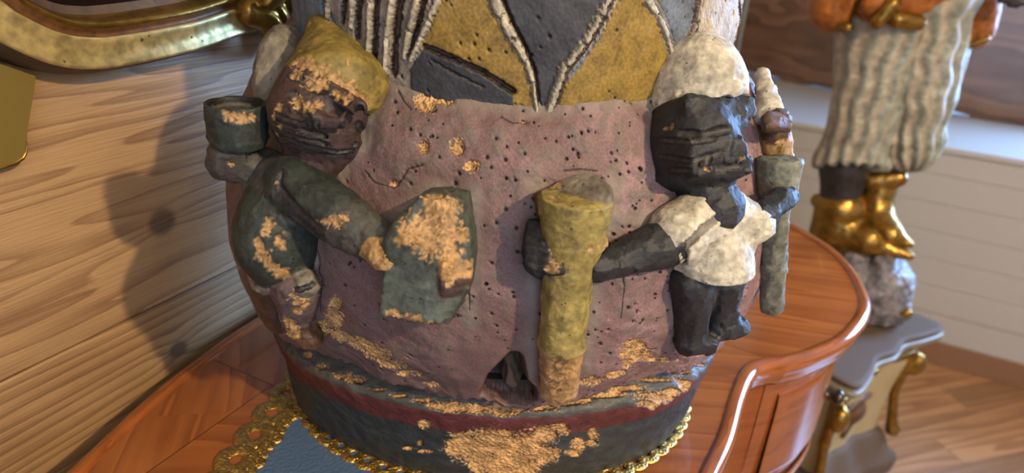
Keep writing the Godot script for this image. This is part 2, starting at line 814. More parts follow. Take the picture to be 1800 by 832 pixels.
# the paint of the carved relief: colour by palette, mottled, dust in hollows, worn edges, chips down to raw wood
func carved_paint(chips: Array) -> Callable:
	return func(p: Vector3, n: Vector3, ci: int, curv: float) -> Array:
		var c: Vector3 = PAL[ci]
		var a := nz.get_noise_3dv(p * 55.0)
		var b := nfine.get_noise_3dv(p * 260.0)
		c *= 1.0 + 0.38 * a + 0.30 * b
		var facet := ncell.get_noise_3dv(p * 75.0)
		var disp := 0.0006 * facet + 0.00012 * b
		if curv < -0.05:
			c = c.lerp(DUST, clampf(-curv * 2.2, 0.0, 0.5))
		elif curv > 0.12:
			c = c.lerp(c * 1.5 + Vector3(0.03, 0.028, 0.024), clampf((curv - 0.12) * 2.0 * (0.6 + b), 0.0, 0.6))
		var m := -1.0
		for ch in chips:
			var q: float = 1.0 - (p - ch[0]).length() / ch[1]
			if q > m:
				m = q
		if m > -0.6:
			var fine := nfine.get_noise_3dv(p * 420.0)
			m += 0.55 * nz.get_noise_3dv(p * 210.0) + 0.35 * fine
			if m > 0.0:
				var g := clampf(0.8 + 0.45 * nfine.get_noise_3dv(p * 700.0) + 0.4 * fine, 0.16, 1.15)
				c = c.lerp(RAW * g, smoothstep(0.0, 0.06, m))
				disp += -0.0012 * smoothstep(0.0, 0.2, m) + 0.0011 * fine
		return [Color(c.x, c.y, c.z), disp]

func facing(at: Vector3) -> Basis:              # x tangent to the right, y up the surface, z out of the drum
	var n := drum.normal(at)
	var x := Vector3.UP.cross(n).normalized()
	return Basis(x, n.cross(x).normalized(), n)

func tilt(b: Basis, deg: float) -> Basis:
	return b.rotated(b.z, deg_to_rad(deg))

# prism between two offsets from the drum over a convex outline of picture points
func outline_slab(pts: Array, off0: float, off1: float, lean := Vector3.ZERO) -> Array:
	var mid := Vector3.ZERO
	var w: Array = []
	for p in pts:
		var q := D(p[0], p[1], off1)
		w.append(q)
		mid += q
	mid /= pts.size()
	var n := drum.normal(mid)
	var planes: Array = []
	for i in w.size():
		var a: Vector3 = w[i]
		var b: Vector3 = w[(i + 1) % w.size()]
		var sn := (b - a).cross(n).normalized()
		if sn.dot(mid - a) > 0.0:
			sn = -sn
		planes.append(Plane(sn, a))
	planes.append(Plane((n + lean).normalized(), mid + n * 0.002))
	planes.append(Plane(-n, mid - n * (off1 - off0)))
	return [planes, mid]

# ------------------------------------------------------------------ plain shapes
func box_mesh(c: Vector3, s: Vector3, bevel := 0.0) -> ArrayMesh:
	if bevel <= 0.0:
		var bm := BoxMesh.new()
		bm.size = s
		var am := ArrayMesh.new()
		var a := bm.get_mesh_arrays()
		am.add_surface_from_arrays(Mesh.PRIMITIVE_TRIANGLES, a)
		return moved(am, c)
	var v := PackedVector3Array()
	var h := s * 0.5
	for sx in [-1, 1]:
		for sy in [-1, 1]:
			for sz in [-1, 1]:
				var k := Vector3(sx, sy, sz)
				v.append(c + k * (h - Vector3(0, bevel, bevel)))
				v.append(c + k * (h - Vector3(bevel, 0, bevel)))
				v.append(c + k * (h - Vector3(bevel, bevel, 0)))
	return hull_mesh(v)

func hull_mesh(v: PackedVector3Array) -> ArrayMesh:
	var sh := ConvexPolygonShape3D.new()
	sh.points = v
	# brute-force hull of few points
	var idx := PackedInt32Array()
	var mid := Vector3.ZERO
	for p in v:
		mid += p
	mid /= v.size()
	var seen := {}
	for i in v.size():
		for j in range(i + 1, v.size()):
			for k in range(j + 1, v.size()):
				var n := (v[j] - v[i]).cross(v[k] - v[i])
				if n.length() < 1e-10:
					continue
				n = n.normalized()
				if n.dot(v[i] - mid) < 0.0:
					n = -n
				var d := n.dot(v[i])
				var ok := true
				var flat: Array = []
				for m in v.size():
					var e := n.dot(v[m]) - d
					if e > 1e-6:
						ok = false
						break
					if e > -1e-6:
						flat.append(m)
				if not ok:
					continue
				flat.sort()
				var key := str(flat)
				if seen.has(key):
					continue
				seen[key] = true
				var cc := Vector3.ZERO
				for m in flat:
					cc += v[m]
				cc /= flat.size()
				var ax := (v[flat[0]] - cc).normalized()
				var ay := n.cross(ax)
				flat.sort_custom(func(p, q): return atan2((v[p] - cc).dot(ay), (v[p] - cc).dot(ax)) > atan2((v[q] - cc).dot(ay), (v[q] - cc).dot(ax)))
				for m in range(1, flat.size() - 1):
					idx.append_array(PackedInt32Array([flat[0], flat[m], flat[m + 1]]))
	return arrays_mesh(v, idx, null, null, false)

# sweeps a profile (x outward, y up) along a path; out[i] is the outward direction, up[i] the other one
func sweep(path: PackedVector3Array, out: PackedVector3Array, up: Vector3, prof: PackedVector2Array, closed: bool, smooth := true, uvs := Vector2(1, 1), wave := 0.0) -> ArrayMesh:
	var v := PackedVector3Array()
	var uv := PackedVector2Array()
	var idx := PackedInt32Array()
	var n := path.size()
	var k := prof.size()
	var len_ := 0.0
	for i in n + (1 if closed else 0):
		var q := i % n
		if i > 0:
			len_ += path[q].distance_to(path[(i - 1) % n])
		var pl := 0.0
		for j in k:
			if j > 0:
				pl += prof[j].distance_to(prof[j - 1])
			v.append(path[q] + out[q] * prof[j].x + up * prof[j].y)
			uv.append(Vector2(len_ * uvs.x, pl * uvs.y))
	for i in (n if closed else n - 1):
		for j in k - 1:
			var a := i * k + j
			idx.append_array(PackedInt32Array([a, a + 1, a + k, a + k, a + 1, a + k + 1]))
	return arrays_mesh(v, idx, uv, null, smooth)

func flip(m: ArrayMesh) -> ArrayMesh:
	var a := m.surface_get_arrays(0)
	var idx: PackedInt32Array = a[Mesh.ARRAY_INDEX]
	for t in range(0, idx.size(), 3):
		var x := idx[t]
		idx[t] = idx[t + 1]
		idx[t + 1] = x
	a[Mesh.ARRAY_INDEX] = idx
	var n: PackedVector3Array = a[Mesh.ARRAY_NORMAL]
	for i in n.size():
		n[i] = -n[i]
	a[Mesh.ARRAY_NORMAL] = n
	var r := ArrayMesh.new()
	r.add_surface_from_arrays(Mesh.PRIMITIVE_TRIANGLES, a)
	return r

func spline(pts: Array, per: int, closed: bool) -> PackedVector3Array:
	var out := PackedVector3Array()
	var n := pts.size()
	for i in (n if closed else n - 1):
		var p0: Vector3 = pts[(i - 1 + n) % n] if closed or i > 0 else pts[i]
		var p1: Vector3 = pts[i]
		var p2: Vector3 = pts[(i + 1) % n]
		var p3: Vector3 = pts[(i + 2) % n] if closed or i < n - 2 else pts[(i + 1) % n]
		for s in per:
			var f := float(s) / per
			out.append(0.5 * ((2.0 * p1) + (p2 - p0) * f + (2.0 * p0 - 5.0 * p1 + 4.0 * p2 - p3) * f * f + (3.0 * p1 - p0 - 3.0 * p2 + p3) * f * f * f))
	if not closed:
		out.append(pts[n - 1])
	return out

func lathe(c: Vector3, axis: Vector3, prof: Array, seg := 24) -> ArrayMesh:    # prof of [along, radius]
	var b := axis.normalized()
	var x := b.cross(Vector3(0.31, 0.2, 0.93)).normalized()
	var y := b.cross(x)
	var v := PackedVector3Array()
	var idx := PackedInt32Array()
	for p in prof:
		for i in seg:
			var t := TAU * i / seg
			v.append(c + b * p[0] + (x * cos(t) + y * sin(t)) * p[1])
	for j in prof.size() - 1:
		for i in seg:
			var q := j * seg + i
			var r := j * seg + (i + 1) % seg
			idx.append_array(PackedInt32Array([q, q + seg, r, r, q + seg, r + seg]))
	return arrays_mesh(v, idx)

# ------------------------------------------------------------------ materials
func plain(c: Color, rough: float, metal := 0.0) -> StandardMaterial3D:
	var m := StandardMaterial3D.new()
	m.albedo_color = c
	m.roughness = rough
	m.metallic = metal
	return m

func wood_images(w: int, h: int, sd: int, light: Vector3, dark: Vector3, rings: float, sharp: float, warp: float, knots: Array) -> Array:
	var f := FastNoiseLite.new()
	f.seed = sd
	f.frequency = 0.012
	f.fractal_octaves = 3
	var wn := f.get_image(maxi(w / 8, 8), h, false, false, false)
	wn.resize(w, h, Image.INTERPOLATE_CUBIC)
	var wd := wn.get_data()
	f.seed = sd + 9
	f.frequency = 0.35
	var fn := f.get_image(maxi(w / 24, 8), h, false, false, false)
	fn.resize(w, h, Image.INTERPOLATE_CUBIC)
	var fd := fn.get_data()
	f.seed = sd + 4
	f.frequency = 0.006
	var bd := f.get_image(w, h, false, false, false).get_data()
	var cb := PackedByteArray()
	var hb := PackedByteArray()
	cb.resize(w * h * 3)
	hb.resize(w * h)
	for j in h:
		for i in w:
			var k := j * w + i
			var y := float(j) / h
			var x := float(i) / w
			var dk := 0.0
			for kn in knots:
				var dx: float = (x - kn[0]) / kn[2]
				var dy: float = (y - kn[1]) / kn[3]
				var r2 := dx * dx + dy * dy
				if r2 < 14.0:
					y += kn[3] * signf(dy) * 1.1 * exp(-r2 * 0.35) * (1.0 - exp(-absf(dy) * 3.0))
					dk = maxf(dk, smoothstep(1.15, 0.55, sqrt(r2)))
			var g := y * rings + (wd[k] / 255.0 - 0.5) * warp
			g = g - floorf(g)
			var line := pow(g, sharp) * smoothstep(1.0, 0.93, g)
			var fib := fd[k] / 255.0 - 0.5
			var t := clampf(line * 0.85 + fib * 0.35 + (bd[k] / 255.0 - 0.5) * 0.5 + 0.12, 0.0, 1.0)
			var c := light.lerp(dark, t)
			if dk > 0.0:
				c = c.lerp(dark * 0.35, dk * 0.75)
			cb[k * 3] = int(clampf(255.0 * pow(c.x, 0.4545), 0, 255))
			cb[k * 3 + 1] = int(clampf(255.0 * pow(c.y, 0.4545), 0, 255))
			cb[k * 3 + 2] = int(clampf(255.0 * pow(c.z, 0.4545), 0, 255))
			hb[k] = int(clampf(150.0 - line * 60.0 + fib * 90.0, 0, 255))
	return [Image.create_from_data(w, h, false, Image.FORMAT_RGB8, cb), Image.create_from_data(w, h, false, Image.FORMAT_L8, hb)]

func wood_mat(im: Array, rough: float, bump: float) -> StandardMaterial3D:
	var m := StandardMaterial3D.new()
	m.albedo_texture = ImageTexture.create_from_image(im[0])
	m.roughness = rough
	if bump > 0.0:
		m.heightmap_enabled = true
		m.heightmap_texture = ImageTexture.create_from_image(im[1])
		m.heightmap_scale = bump
	return m

func make_materials():
	# rough relief and speckle shared by everything carved
	var f := FastNoiseLite.new()
	f.seed = 5
	f.noise_type = FastNoiseLite.TYPE_SIMPLEX
	f.frequency = 0.03
	f.fractal_octaves = 5
	var rough_img := f.get_seamless_image(512, 512)
	var rough_tex := ImageTexture.create_from_image(rough_img)
	var n1 := rough_img.get_data()
	f.seed = 17
	f.frequency = 0.012
	var n2 := f.get_seamless_image(512, 512).get_data()
	var sp := PackedByteArray()
	sp.resize(512 * 512 * 3)
	for k in 512 * 512:
		var g := 0.86 + 0.3 * (n1[k] / 255.0 - 0.5) + 0.35 * (n2[k] / 255.0 - 0.5)
		var q := clampf(g, 0.3, 1.0)
		sp[k * 3] = int(255 * q)
		sp[k * 3 + 1] = int(255 * q)
		sp[k * 3 + 2] = int(255 * q)
	rng.seed = 77
	for n in 70:                                   # woodworm holes and specks of dust
		var x := rng.randi_range(0, 511)
		var y := rng.randi_range(0, 511)
		var r := rng.randf_range(1.2, 3.2)
		var val := 25 if n % 3 else 255
		for j in range(-4, 5):
			for i in range(-4, 5):
				if Vector2(i, j).length() < r * (1.0 if val == 25 else 0.55):
					var k := ((y + j + 512) % 512) * 512 + (x + i + 512) % 512
					for c in 3:
						sp[k * 3 + c] = val
	var speck := ImageTexture.create_from_image(Image.create_from_data(512, 512, false, Image.FORMAT_RGB8, sp))
	var cm := StandardMaterial3D.new()
	cm.vertex_color_use_as_albedo = true
	cm.albedo_texture = speck
	cm.uv1_triplanar = true
	cm.uv1_scale = Vector3.ONE * 10.0
	cm.heightmap_enabled = true
	cm.heightmap_texture = rough_tex
	cm.heightmap_scale = 0.05
	cm.roughness = 0.6
	cm.metallic_specular = 0.45
	M.carved = cm
	var sm: StandardMaterial3D = cm.duplicate()
	sm.uv1_scale = Vector3.ONE * 4.0
	sm.heightmap_scale = 0.04
	sm.roughness = 0.45
	M.statue = sm
	var gold := plain(Color(0.86, 0.755, 0.49), 0.34, 0.6)
	gold.albedo_texture = speck
	gold.uv1_triplanar = true
	gold.uv1_scale = Vector3.ONE * 6.0
	gold.heightmap_enabled = true
	gold.heightmap_texture = rough_tex
	gold.heightmap_scale = 0.012
	M.gold = gold
	var gb: StandardMaterial3D = gold.duplicate()
	gb.albedo_color = Color(0.62, 0.46, 0.19)
	gb.roughness = 0.28
	gb.metallic = 0.8
	M.gilt = gb
	var gl: StandardMaterial3D = gold.duplicate()
	gl.albedo_color = Color(0.80, 0.66, 0.36)
	gl.roughness = 0.36
	gl.metallic = 0.9
	gl.uv1_scale = Vector3.ONE * 18.0
	gl.heightmap_scale = 0.10
	M.lace = gl
	var pl := plain(Color(0.46, 0.385, 0.17), 0.55, 0.35)
	M.plate = pl
	var side := plain(Color(0.33, 0.24, 0.14), 0.6)
	side.albedo_texture = speck
	side.uv1_triplanar = true
	side.uv1_scale = Vector3.ONE * 5.0
	M.frame_side = side
	var worn := plain(Color(0.42, 0.27, 0.12), 0.5, 0.3)
	worn.albedo_texture = speck
	worn.uv1_triplanar = true
	worn.uv1_scale = Vector3.ONE * 9.0
	M.worn = worn
	# woods
	M.pine = []
	M.pine.append(wood_mat(wood_images(1400, 420, 3, Vector3(0.36, 0.215, 0.094), Vector3(0.175, 0.085, 0.032), 13.0, 2.6, 3.6, [[0.424, 0.735, 0.012, 0.05]]), 0.55, 0.16))
	M.pine.append(wood_mat(wood_images(1400, 420, 23, Vector3(0.34, 0.20, 0.082), Vector3(0.155, 0.075, 0.027), 24.0, 1.6, 1.5, [[0.42, 0.22, 0.009, 0.04]]), 0.55, 0.14))
	var tw := wood_images(1024, 512, 41, Vector3(0.30, 0.096, 0.021), Vector3(0.175, 0.047, 0.010), 9.0, 1.4, 2.4, [])
	M.veneer = wood_mat(tw, 0.16, 0.0)
	M.veneer.clearcoat_enabled = true
	M.veneer.clearcoat = 0.6
	M.veneer.clearcoat_roughness = 0.06
	M.veneer.metallic_specular = 0.35
	var te: StandardMaterial3D = M.veneer.duplicate()
	te.albedo_color = Color(1.0, 0.95, 0.85)
	M.edge = te
	var tp: StandardMaterial3D = M.veneer.duplicate()
	tp.uv1_triplanar = true
	tp.uv1_scale = Vector3(3.0, 3.0, 3.0)
	tp.albedo_color = Color(0.9, 0.82, 0.78)
	M.apron = tp
	M.oak = []
	for i in 3:
		M.oak.append(wood_mat(wood_images(512, 64, 60 + i, Vector3(0.42, 0.21, 0.085) * [1.0, 0.72, 1.15][i], Vector3(0.22, 0.09, 0.032) * [1.0, 0.85, 1.1][i], 3.0, 1.5, 3.0, []), 0.32, 0.0))
	var br := wood_mat(wood_images(512, 256, 80, Vector3(0.22, 0.115, 0.065), Vector3(0.085, 0.04, 0.02), 6.0, 1.5, 4.0, [[0.3, 0.6, 0.05, 0.1]]), 0.38, 0.0)
	br.clearcoat_enabled = true
	br.clearcoat = 1.0
	br.clearcoat_roughness = 0.22
	M.brown = br
	var wh := plain(Color(0.67, 0.645, 0.61), 0.55)
	M.white = wh
	M.plaster = plain(Color(0.66, 0.64, 0.61), 0.9)
	M.baseboard = plain(Color(0.50, 0.36, 0.25), 0.5)
	var blue := plain(Color(0.24, 0.335, 0.45), 0.9)
	blue.heightmap_enabled = true
	blue.heightmap_texture = rough_tex
	blue.heightmap_scale = 0.05
	blue.uv1_triplanar = true
	blue.uv1_scale = Vector3.ONE * 12.0
	M.blue = blue
	M.metal_dark = plain(Color(0.30, 0.26, 0.23), 0.3, 0.9)
	M.gap = plain(Color(0.02, 0.017, 0.014), 0.95)
	M.glass_dark = plain(Color(0.20, 0.15, 0.12), 0.12, 0.75)
	var lampm := plain(Color(1, 0.86, 0.66), 0.4)
	lampm.emission_enabled = true
	lampm.emission = Color(1.0, 0.80, 0.52)
	lampm.emission_energy_multiplier = 6.0
	M.lamp = lampm
	var win := plain(Color(0.8, 0.9, 1.0), 0.3)
	win.emission_enabled = true
	win.emission = Color(0.66, 0.80, 1.0)
	win.emission_energy_multiplier = 5.0
	M.daylight = win
	var win2: StandardMaterial3D = win.duplicate()
	win2.emission_energy_multiplier = 0.55
	M.added_window_glow = win2  # glow of the window added in the front wall

func make_noise():
	nz.seed = 11
	nz.noise_type = FastNoiseLite.TYPE_SIMPLEX_SMOOTH
	nz.frequency = 1.0
	nz.fractal_octaves = 2
	nfine.seed = 12
	nfine.noise_type = FastNoiseLite.TYPE_SIMPLEX
	nfine.frequency = 1.0
	nfine.fractal_octaves = 2
	ncell.seed = 13
	ncell.noise_type = FastNoiseLite.TYPE_CELLULAR
	ncell.frequency = 1.0
	ncell.cellular_return_type = FastNoiseLite.RETURN_DISTANCE
	ncell.fractal_type = FastNoiseLite.FRACTAL_NONE
	# palette of the carved relief (linear)
	PAL = [
		Vector3(0.028, 0.035, 0.027),  # 0 dark green coat
		Vector3(0.060, 0.033, 0.028),  # 1 dark red-brown skin
		Vector3(0.215, 0.150, 0.032),  # 2 ochre hood
		Vector3(0.072, 0.066, 0.054),  # 3 grey sleeve
		Vector3(0.42, 0.245, 0.095),   # 4 raw wood
		Vector3(0.068, 0.080, 0.060),  # 5 grey-green block
		Vector3(0.30, 0.228, 0.062),   # 6 yellow log
		Vector3(0.022, 0.0215, 0.0215), # 7 black skin
		Vector3(0.54, 0.48, 0.35),     # 8 cream hat and shirt
		Vector3(0.20, 0.17, 0.125),    # 9 dusty beige
		Vector3(0.010, 0.008, 0.007),  # 10 deep cut
		Vector3(0.17, 0.165, 0.115),   # 11 grey-olive club
		Vector3(0.10, 0.048, 0.023),   # 12 brown
		Vector3(0.115, 0.078, 0.072),  # 13 dusty pink
	]

# ------------------------------------------------------------------ the carved bust
func poly(c: Canvas, s: OvalSkin, pts: Array) -> PackedVector2Array:
	var o := PackedVector2Array()
	for p in pts:
		o.append(c.tex(s.hit(CAM, ray(p[0], p[1]), 0.0)))
	return o

func chip_list(c: Canvas, s: OvalSkin, list: Array, rough := 1.0):
	for q in list:
		var at := s.hit(CAM, ray(q[0], q[1]), 0.0)
		c.blob(at, s.hit(CAM, ray(q[0] + q[2], q[1]), 0.0) - at, s.hit(CAM, ray(q[0], q[1] + q[3]), 0.0) - at, c.chip, rough)

func build_bust():
	drum.setup([[0.872, 0.184, 0.128], [0.878, 0.190, 0.135], [0.91, 0.199, 0.147], [0.95, 0.205, 0.154], [1.0, 0.199, 0.150], [1.04, 0.187, 0.137], [1.06, 0.176, 0.126], [1.08, 0.162, 0.110], [1.10, 0.147, 0.095], [1.12, 0.128, 0.078], [1.14, 0.10, 0.05]], ER, EC)
	torso.setup([[1.055, 0.146, 0.116], [1.09, 0.146, 0.118], [1.12, 0.147, 0.120], [1.16, 0.147, 0.118], [1.20, 0.142, 0.115], [1.214, 0.12, 0.10], [1.218, 0.02, 0.02]], ER, EC)
	foot.setup([[0.8032, 0.167, 0.125], [0.812, 0.170, 0.1265], [0.835, 0.174, 0.1275], [0.8455, 0.1765, 0.128], [0.858, 0.181, 0.1285], [0.8615, 0.1815, 0.128], [0.866, 0.1795, 0.1265], [0.872, 0.173, 0.120], [0.880, 0.162, 0.110], [0.886, 0.149, 0.099], [0.892, 0.13, 0.085]], ER, EC)
	var bust := thing("carved_bust", "old carved wooden bust, pink body ringed by relief figures, on the console table", "sculpture", Vector3(0, TOP, 0))
	build_drum(bust)
	build_torso(bust)
	build_foot(bust)
	build_left_figure(bust)
	build_log(bust)
	build_right_figure(bust)
	build_far_figure(bust)

func build_drum(bust: Node3D):
	var c := Canvas.new()
	c.setup(2048, 760, drum, CAM, 100)
	var marks := FastNoiseLite.new()
	marks.seed = 140
	marks.noise_type = FastNoiseLite.TYPE_CELLULAR
	marks.cellular_return_type = FastNoiseLite.RETURN_DISTANCE
	marks.frequency = 0.016
	marks.fractal_type = FastNoiseLite.FRACTAL_NONE
	var n4 := marks.get_image(c.w, c.h, false, false, false).get_data()
	for k in c.w * c.h:
		var a := c.n1[k] / 255.0
		var b := c.n2[k] / 255.0
		var d := c.n3[k] / 255.0
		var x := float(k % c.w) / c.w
		var base := Vector3(0.128, 0.070, 0.061).lerp(Vector3(0.27, 0.152, 0.145), smoothstep(0.40, 0.68, x * 0.85 + (a - 0.5) * 0.5))  # dirtier brown left, paler pink right; side light partly put into the colour
		base = base.lerp(Vector3(0.098, 0.070, 0.053), clampf((b - 0.45) * 2.8 + (a - 0.5) * 1.8, 0.0, 0.8))
		base *= 0.86 + 0.55 * (d - 0.5) + 0.35 * (b - 0.5) + 0.15
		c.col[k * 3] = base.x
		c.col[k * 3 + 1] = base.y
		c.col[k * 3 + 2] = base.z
		c.hgt[k] = (a - 0.5) * 0.005 + (n4[k] / 255.0) * 0.0016 + (b - 0.5) * 0.0009 + (d - 0.5) * 0.00022
	# dust gathered along what stands out of the surface
	var dust := Vector3(0.19, 0.165, 0.125)
	for s in [[[1150, 175], [1150, 240], [1170, 290], [1205, 335], [1195, 360]], [[940, 320], [945, 400], [940, 500], [935, 600], [930, 690]], [[1080, 320], [1070, 400], [1130, 385], [1190, 400]], [[1190, 480], [1182, 540], [1180, 620]], [[1045, 490], [1040, 560], [1020, 680]], [[690, 385], [760, 335], [830, 345], [830, 450], [825, 570]], [[600, 300], [640, 250], [660, 180]], [[700, 152], [800, 176], [950, 190], [1140, 172]], [[552, 340], [552, 450], [550, 600]]]:
		c.stroke(poly(c, drum, s), 52.0, 40.0, -1, dust, 0.0, 0.5)
	# old cracks and knife marks
	var ink := Vector3(0.035, 0.022, 0.018)
	for s in [[[700, 160], [709, 178], [722, 192]], [[690, 330], [706, 316], [718, 296], [742, 290]], [[560, 440], [566, 500], [562, 560]], [[820, 355], [826, 440], [823, 500], [825, 545]], [[1090, 460], [1096, 500], [1090, 560]], [[880, 205], [900, 216], [930, 214]], [[640, 300], [655, 320], [690, 330]], [[990, 300], [1020, 297], [1050, 300]]]:
		c.stroke(poly(c, drum, s), 2.6, 1.4, -1, ink, -0.0008, 0.7)
	rng.seed = 9
	for n in 2600:
		var p := Vector2(rng.randf() * c.w, rng.randf() * c.h)
		if rng.randf() < 0.45 and p.x < c.w * 0.5:
			continue
		c.disc(p, rng.randf_range(0.9, 2.3), 0.16, 0.0018)
	for n in 700:
		var p := Vector2(rng.randf() * c.w, rng.randf() * c.h)
		c.disc(p, rng.randf_range(0.4, 1.1), 1.8, -0.0002)
	chip_list(c, drum, [[752, 182, 22, 18], [778, 174, 22, 13], [745, 258, 11, 13], [806, 261, 14, 16], [828, 290, 13, 11], [920, 213, 7, 3], [692, 322, 7, 5], [1112, 622, 24, 24], [1130, 640, 14, 10], [1100, 648, 12, 10],
		[505, 560, 24, 30], [520, 590, 34, 18], [560, 602, 30, 12], [585, 570, 16, 24], [600, 605, 22, 11], [535, 545, 15, 14], [545, 525, 14, 12], [590, 540, 10, 14], [570, 585, 20, 10],
		[630, 615, 20, 12], [645, 624, 26, 13], [665, 638, 24, 12], [690, 652, 24, 9], [720, 668, 22, 6], [760, 688, 18, 5], [620, 608, 16, 8],
		[975, 660, 22, 26], [1040, 674, 30, 9], [1080, 668, 16, 8], [930, 682, 12, 8], [870, 692, 16, 5], [1160, 650, 26, 5], [1215, 632, 20, 4],
		[470, 455, 18, 24], [455, 425, 12, 22], [480, 480, 24, 14], [490, 540, 16, 22], [425, 430, 10, 44]], 1.5)
	c.finish_chips(RAW, 0.0016)
	# the hole broken into the lower edge
	var hole := poly(c, drum, [[846, 700], [862, 665], [884, 640], [905, 622], [914, 640], [922, 668], [936, 690], [940, 704]])
	c.polygon(hole, 0, Vector3(0.055, 0.034, 0.022), -0.018)
	var rim := poly(c, drum, [[905, 704], [880, 690], [888, 652], [900, 655], [918, 690]])
	c.polygon(rim, 0, Vector3(0.10, 0.07, 0.045), -0.006)
	c.soften(hole[3] - Vector2(110, 20), hole[3] + Vector2(110, 190), 4)
	var g := c.grid(520, 250, func(p: Vector3, t: float, s: float):
		if s < 0.12:
			var w := nz.get_noise_2d(p.x * 22.0, p.z * 22.0) * 0.006 + nfine.get_noise_2d(p.x * 120.0, p.z * 120.0) * 0.002
			p.y += w * (1.0 - s / 0.12)
		if s < 0.3:
			var up := 0.015 * exp(-pow((t + 0.62) / 0.36, 2.0)) + 0.012 * exp(-pow((t - 0.56) / 0.22, 2.0)) + 0.010 * exp(-pow((t - 1.1) / 0.3, 2.0))
			p.y += up * (1.0 - s / 0.3)
		return p)
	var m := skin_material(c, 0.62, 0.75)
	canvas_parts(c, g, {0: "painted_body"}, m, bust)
	# under-side and back
	var v := PackedVector3Array()
	var idx := PackedInt32Array()
	for i in 49:
		var t := lerpf(1.95, TAU - 1.95, i / 48.0)
		for j in 13:
			var q := drum.y_of(j / 12.0)
			v.append(ER * (q.y * sin(t)) + EC * (-0.02 + q.z * cos(t)) + Vector3(0, q.x, 0))
	for i in 48:
		for j in 12:
			var q := i * 13 + j
			idx.append_array(PackedInt32Array([q, q + 1, q + 13, q + 1, q + 14, q + 13]))
	part("body_back", arrays_mesh(v, idx), plain(Color(0.25, 0.17, 0.13), 0.8), bust)
	v = PackedVector3Array()
	idx = PackedInt32Array()
	for i in 97:
		var t := TAU * i / 96.0
		for j in 2:
			var k: float = [0.99, 0.66][j]
			v.append(ER * (0.184 * k * sin(t)) + EC * (-0.02 + 0.13 * k * cos(t)) + Vector3(0, 0.893, 0))
	for i in 96:
		var q := i * 2
		idx.append_array(PackedInt32Array([q, q + 1, q + 2, q + 1, q + 3, q + 2]))
	part("body_underside", arrays_mesh(v, idx), plain(Color(0.16, 0.12, 0.10), 0.9), bust)

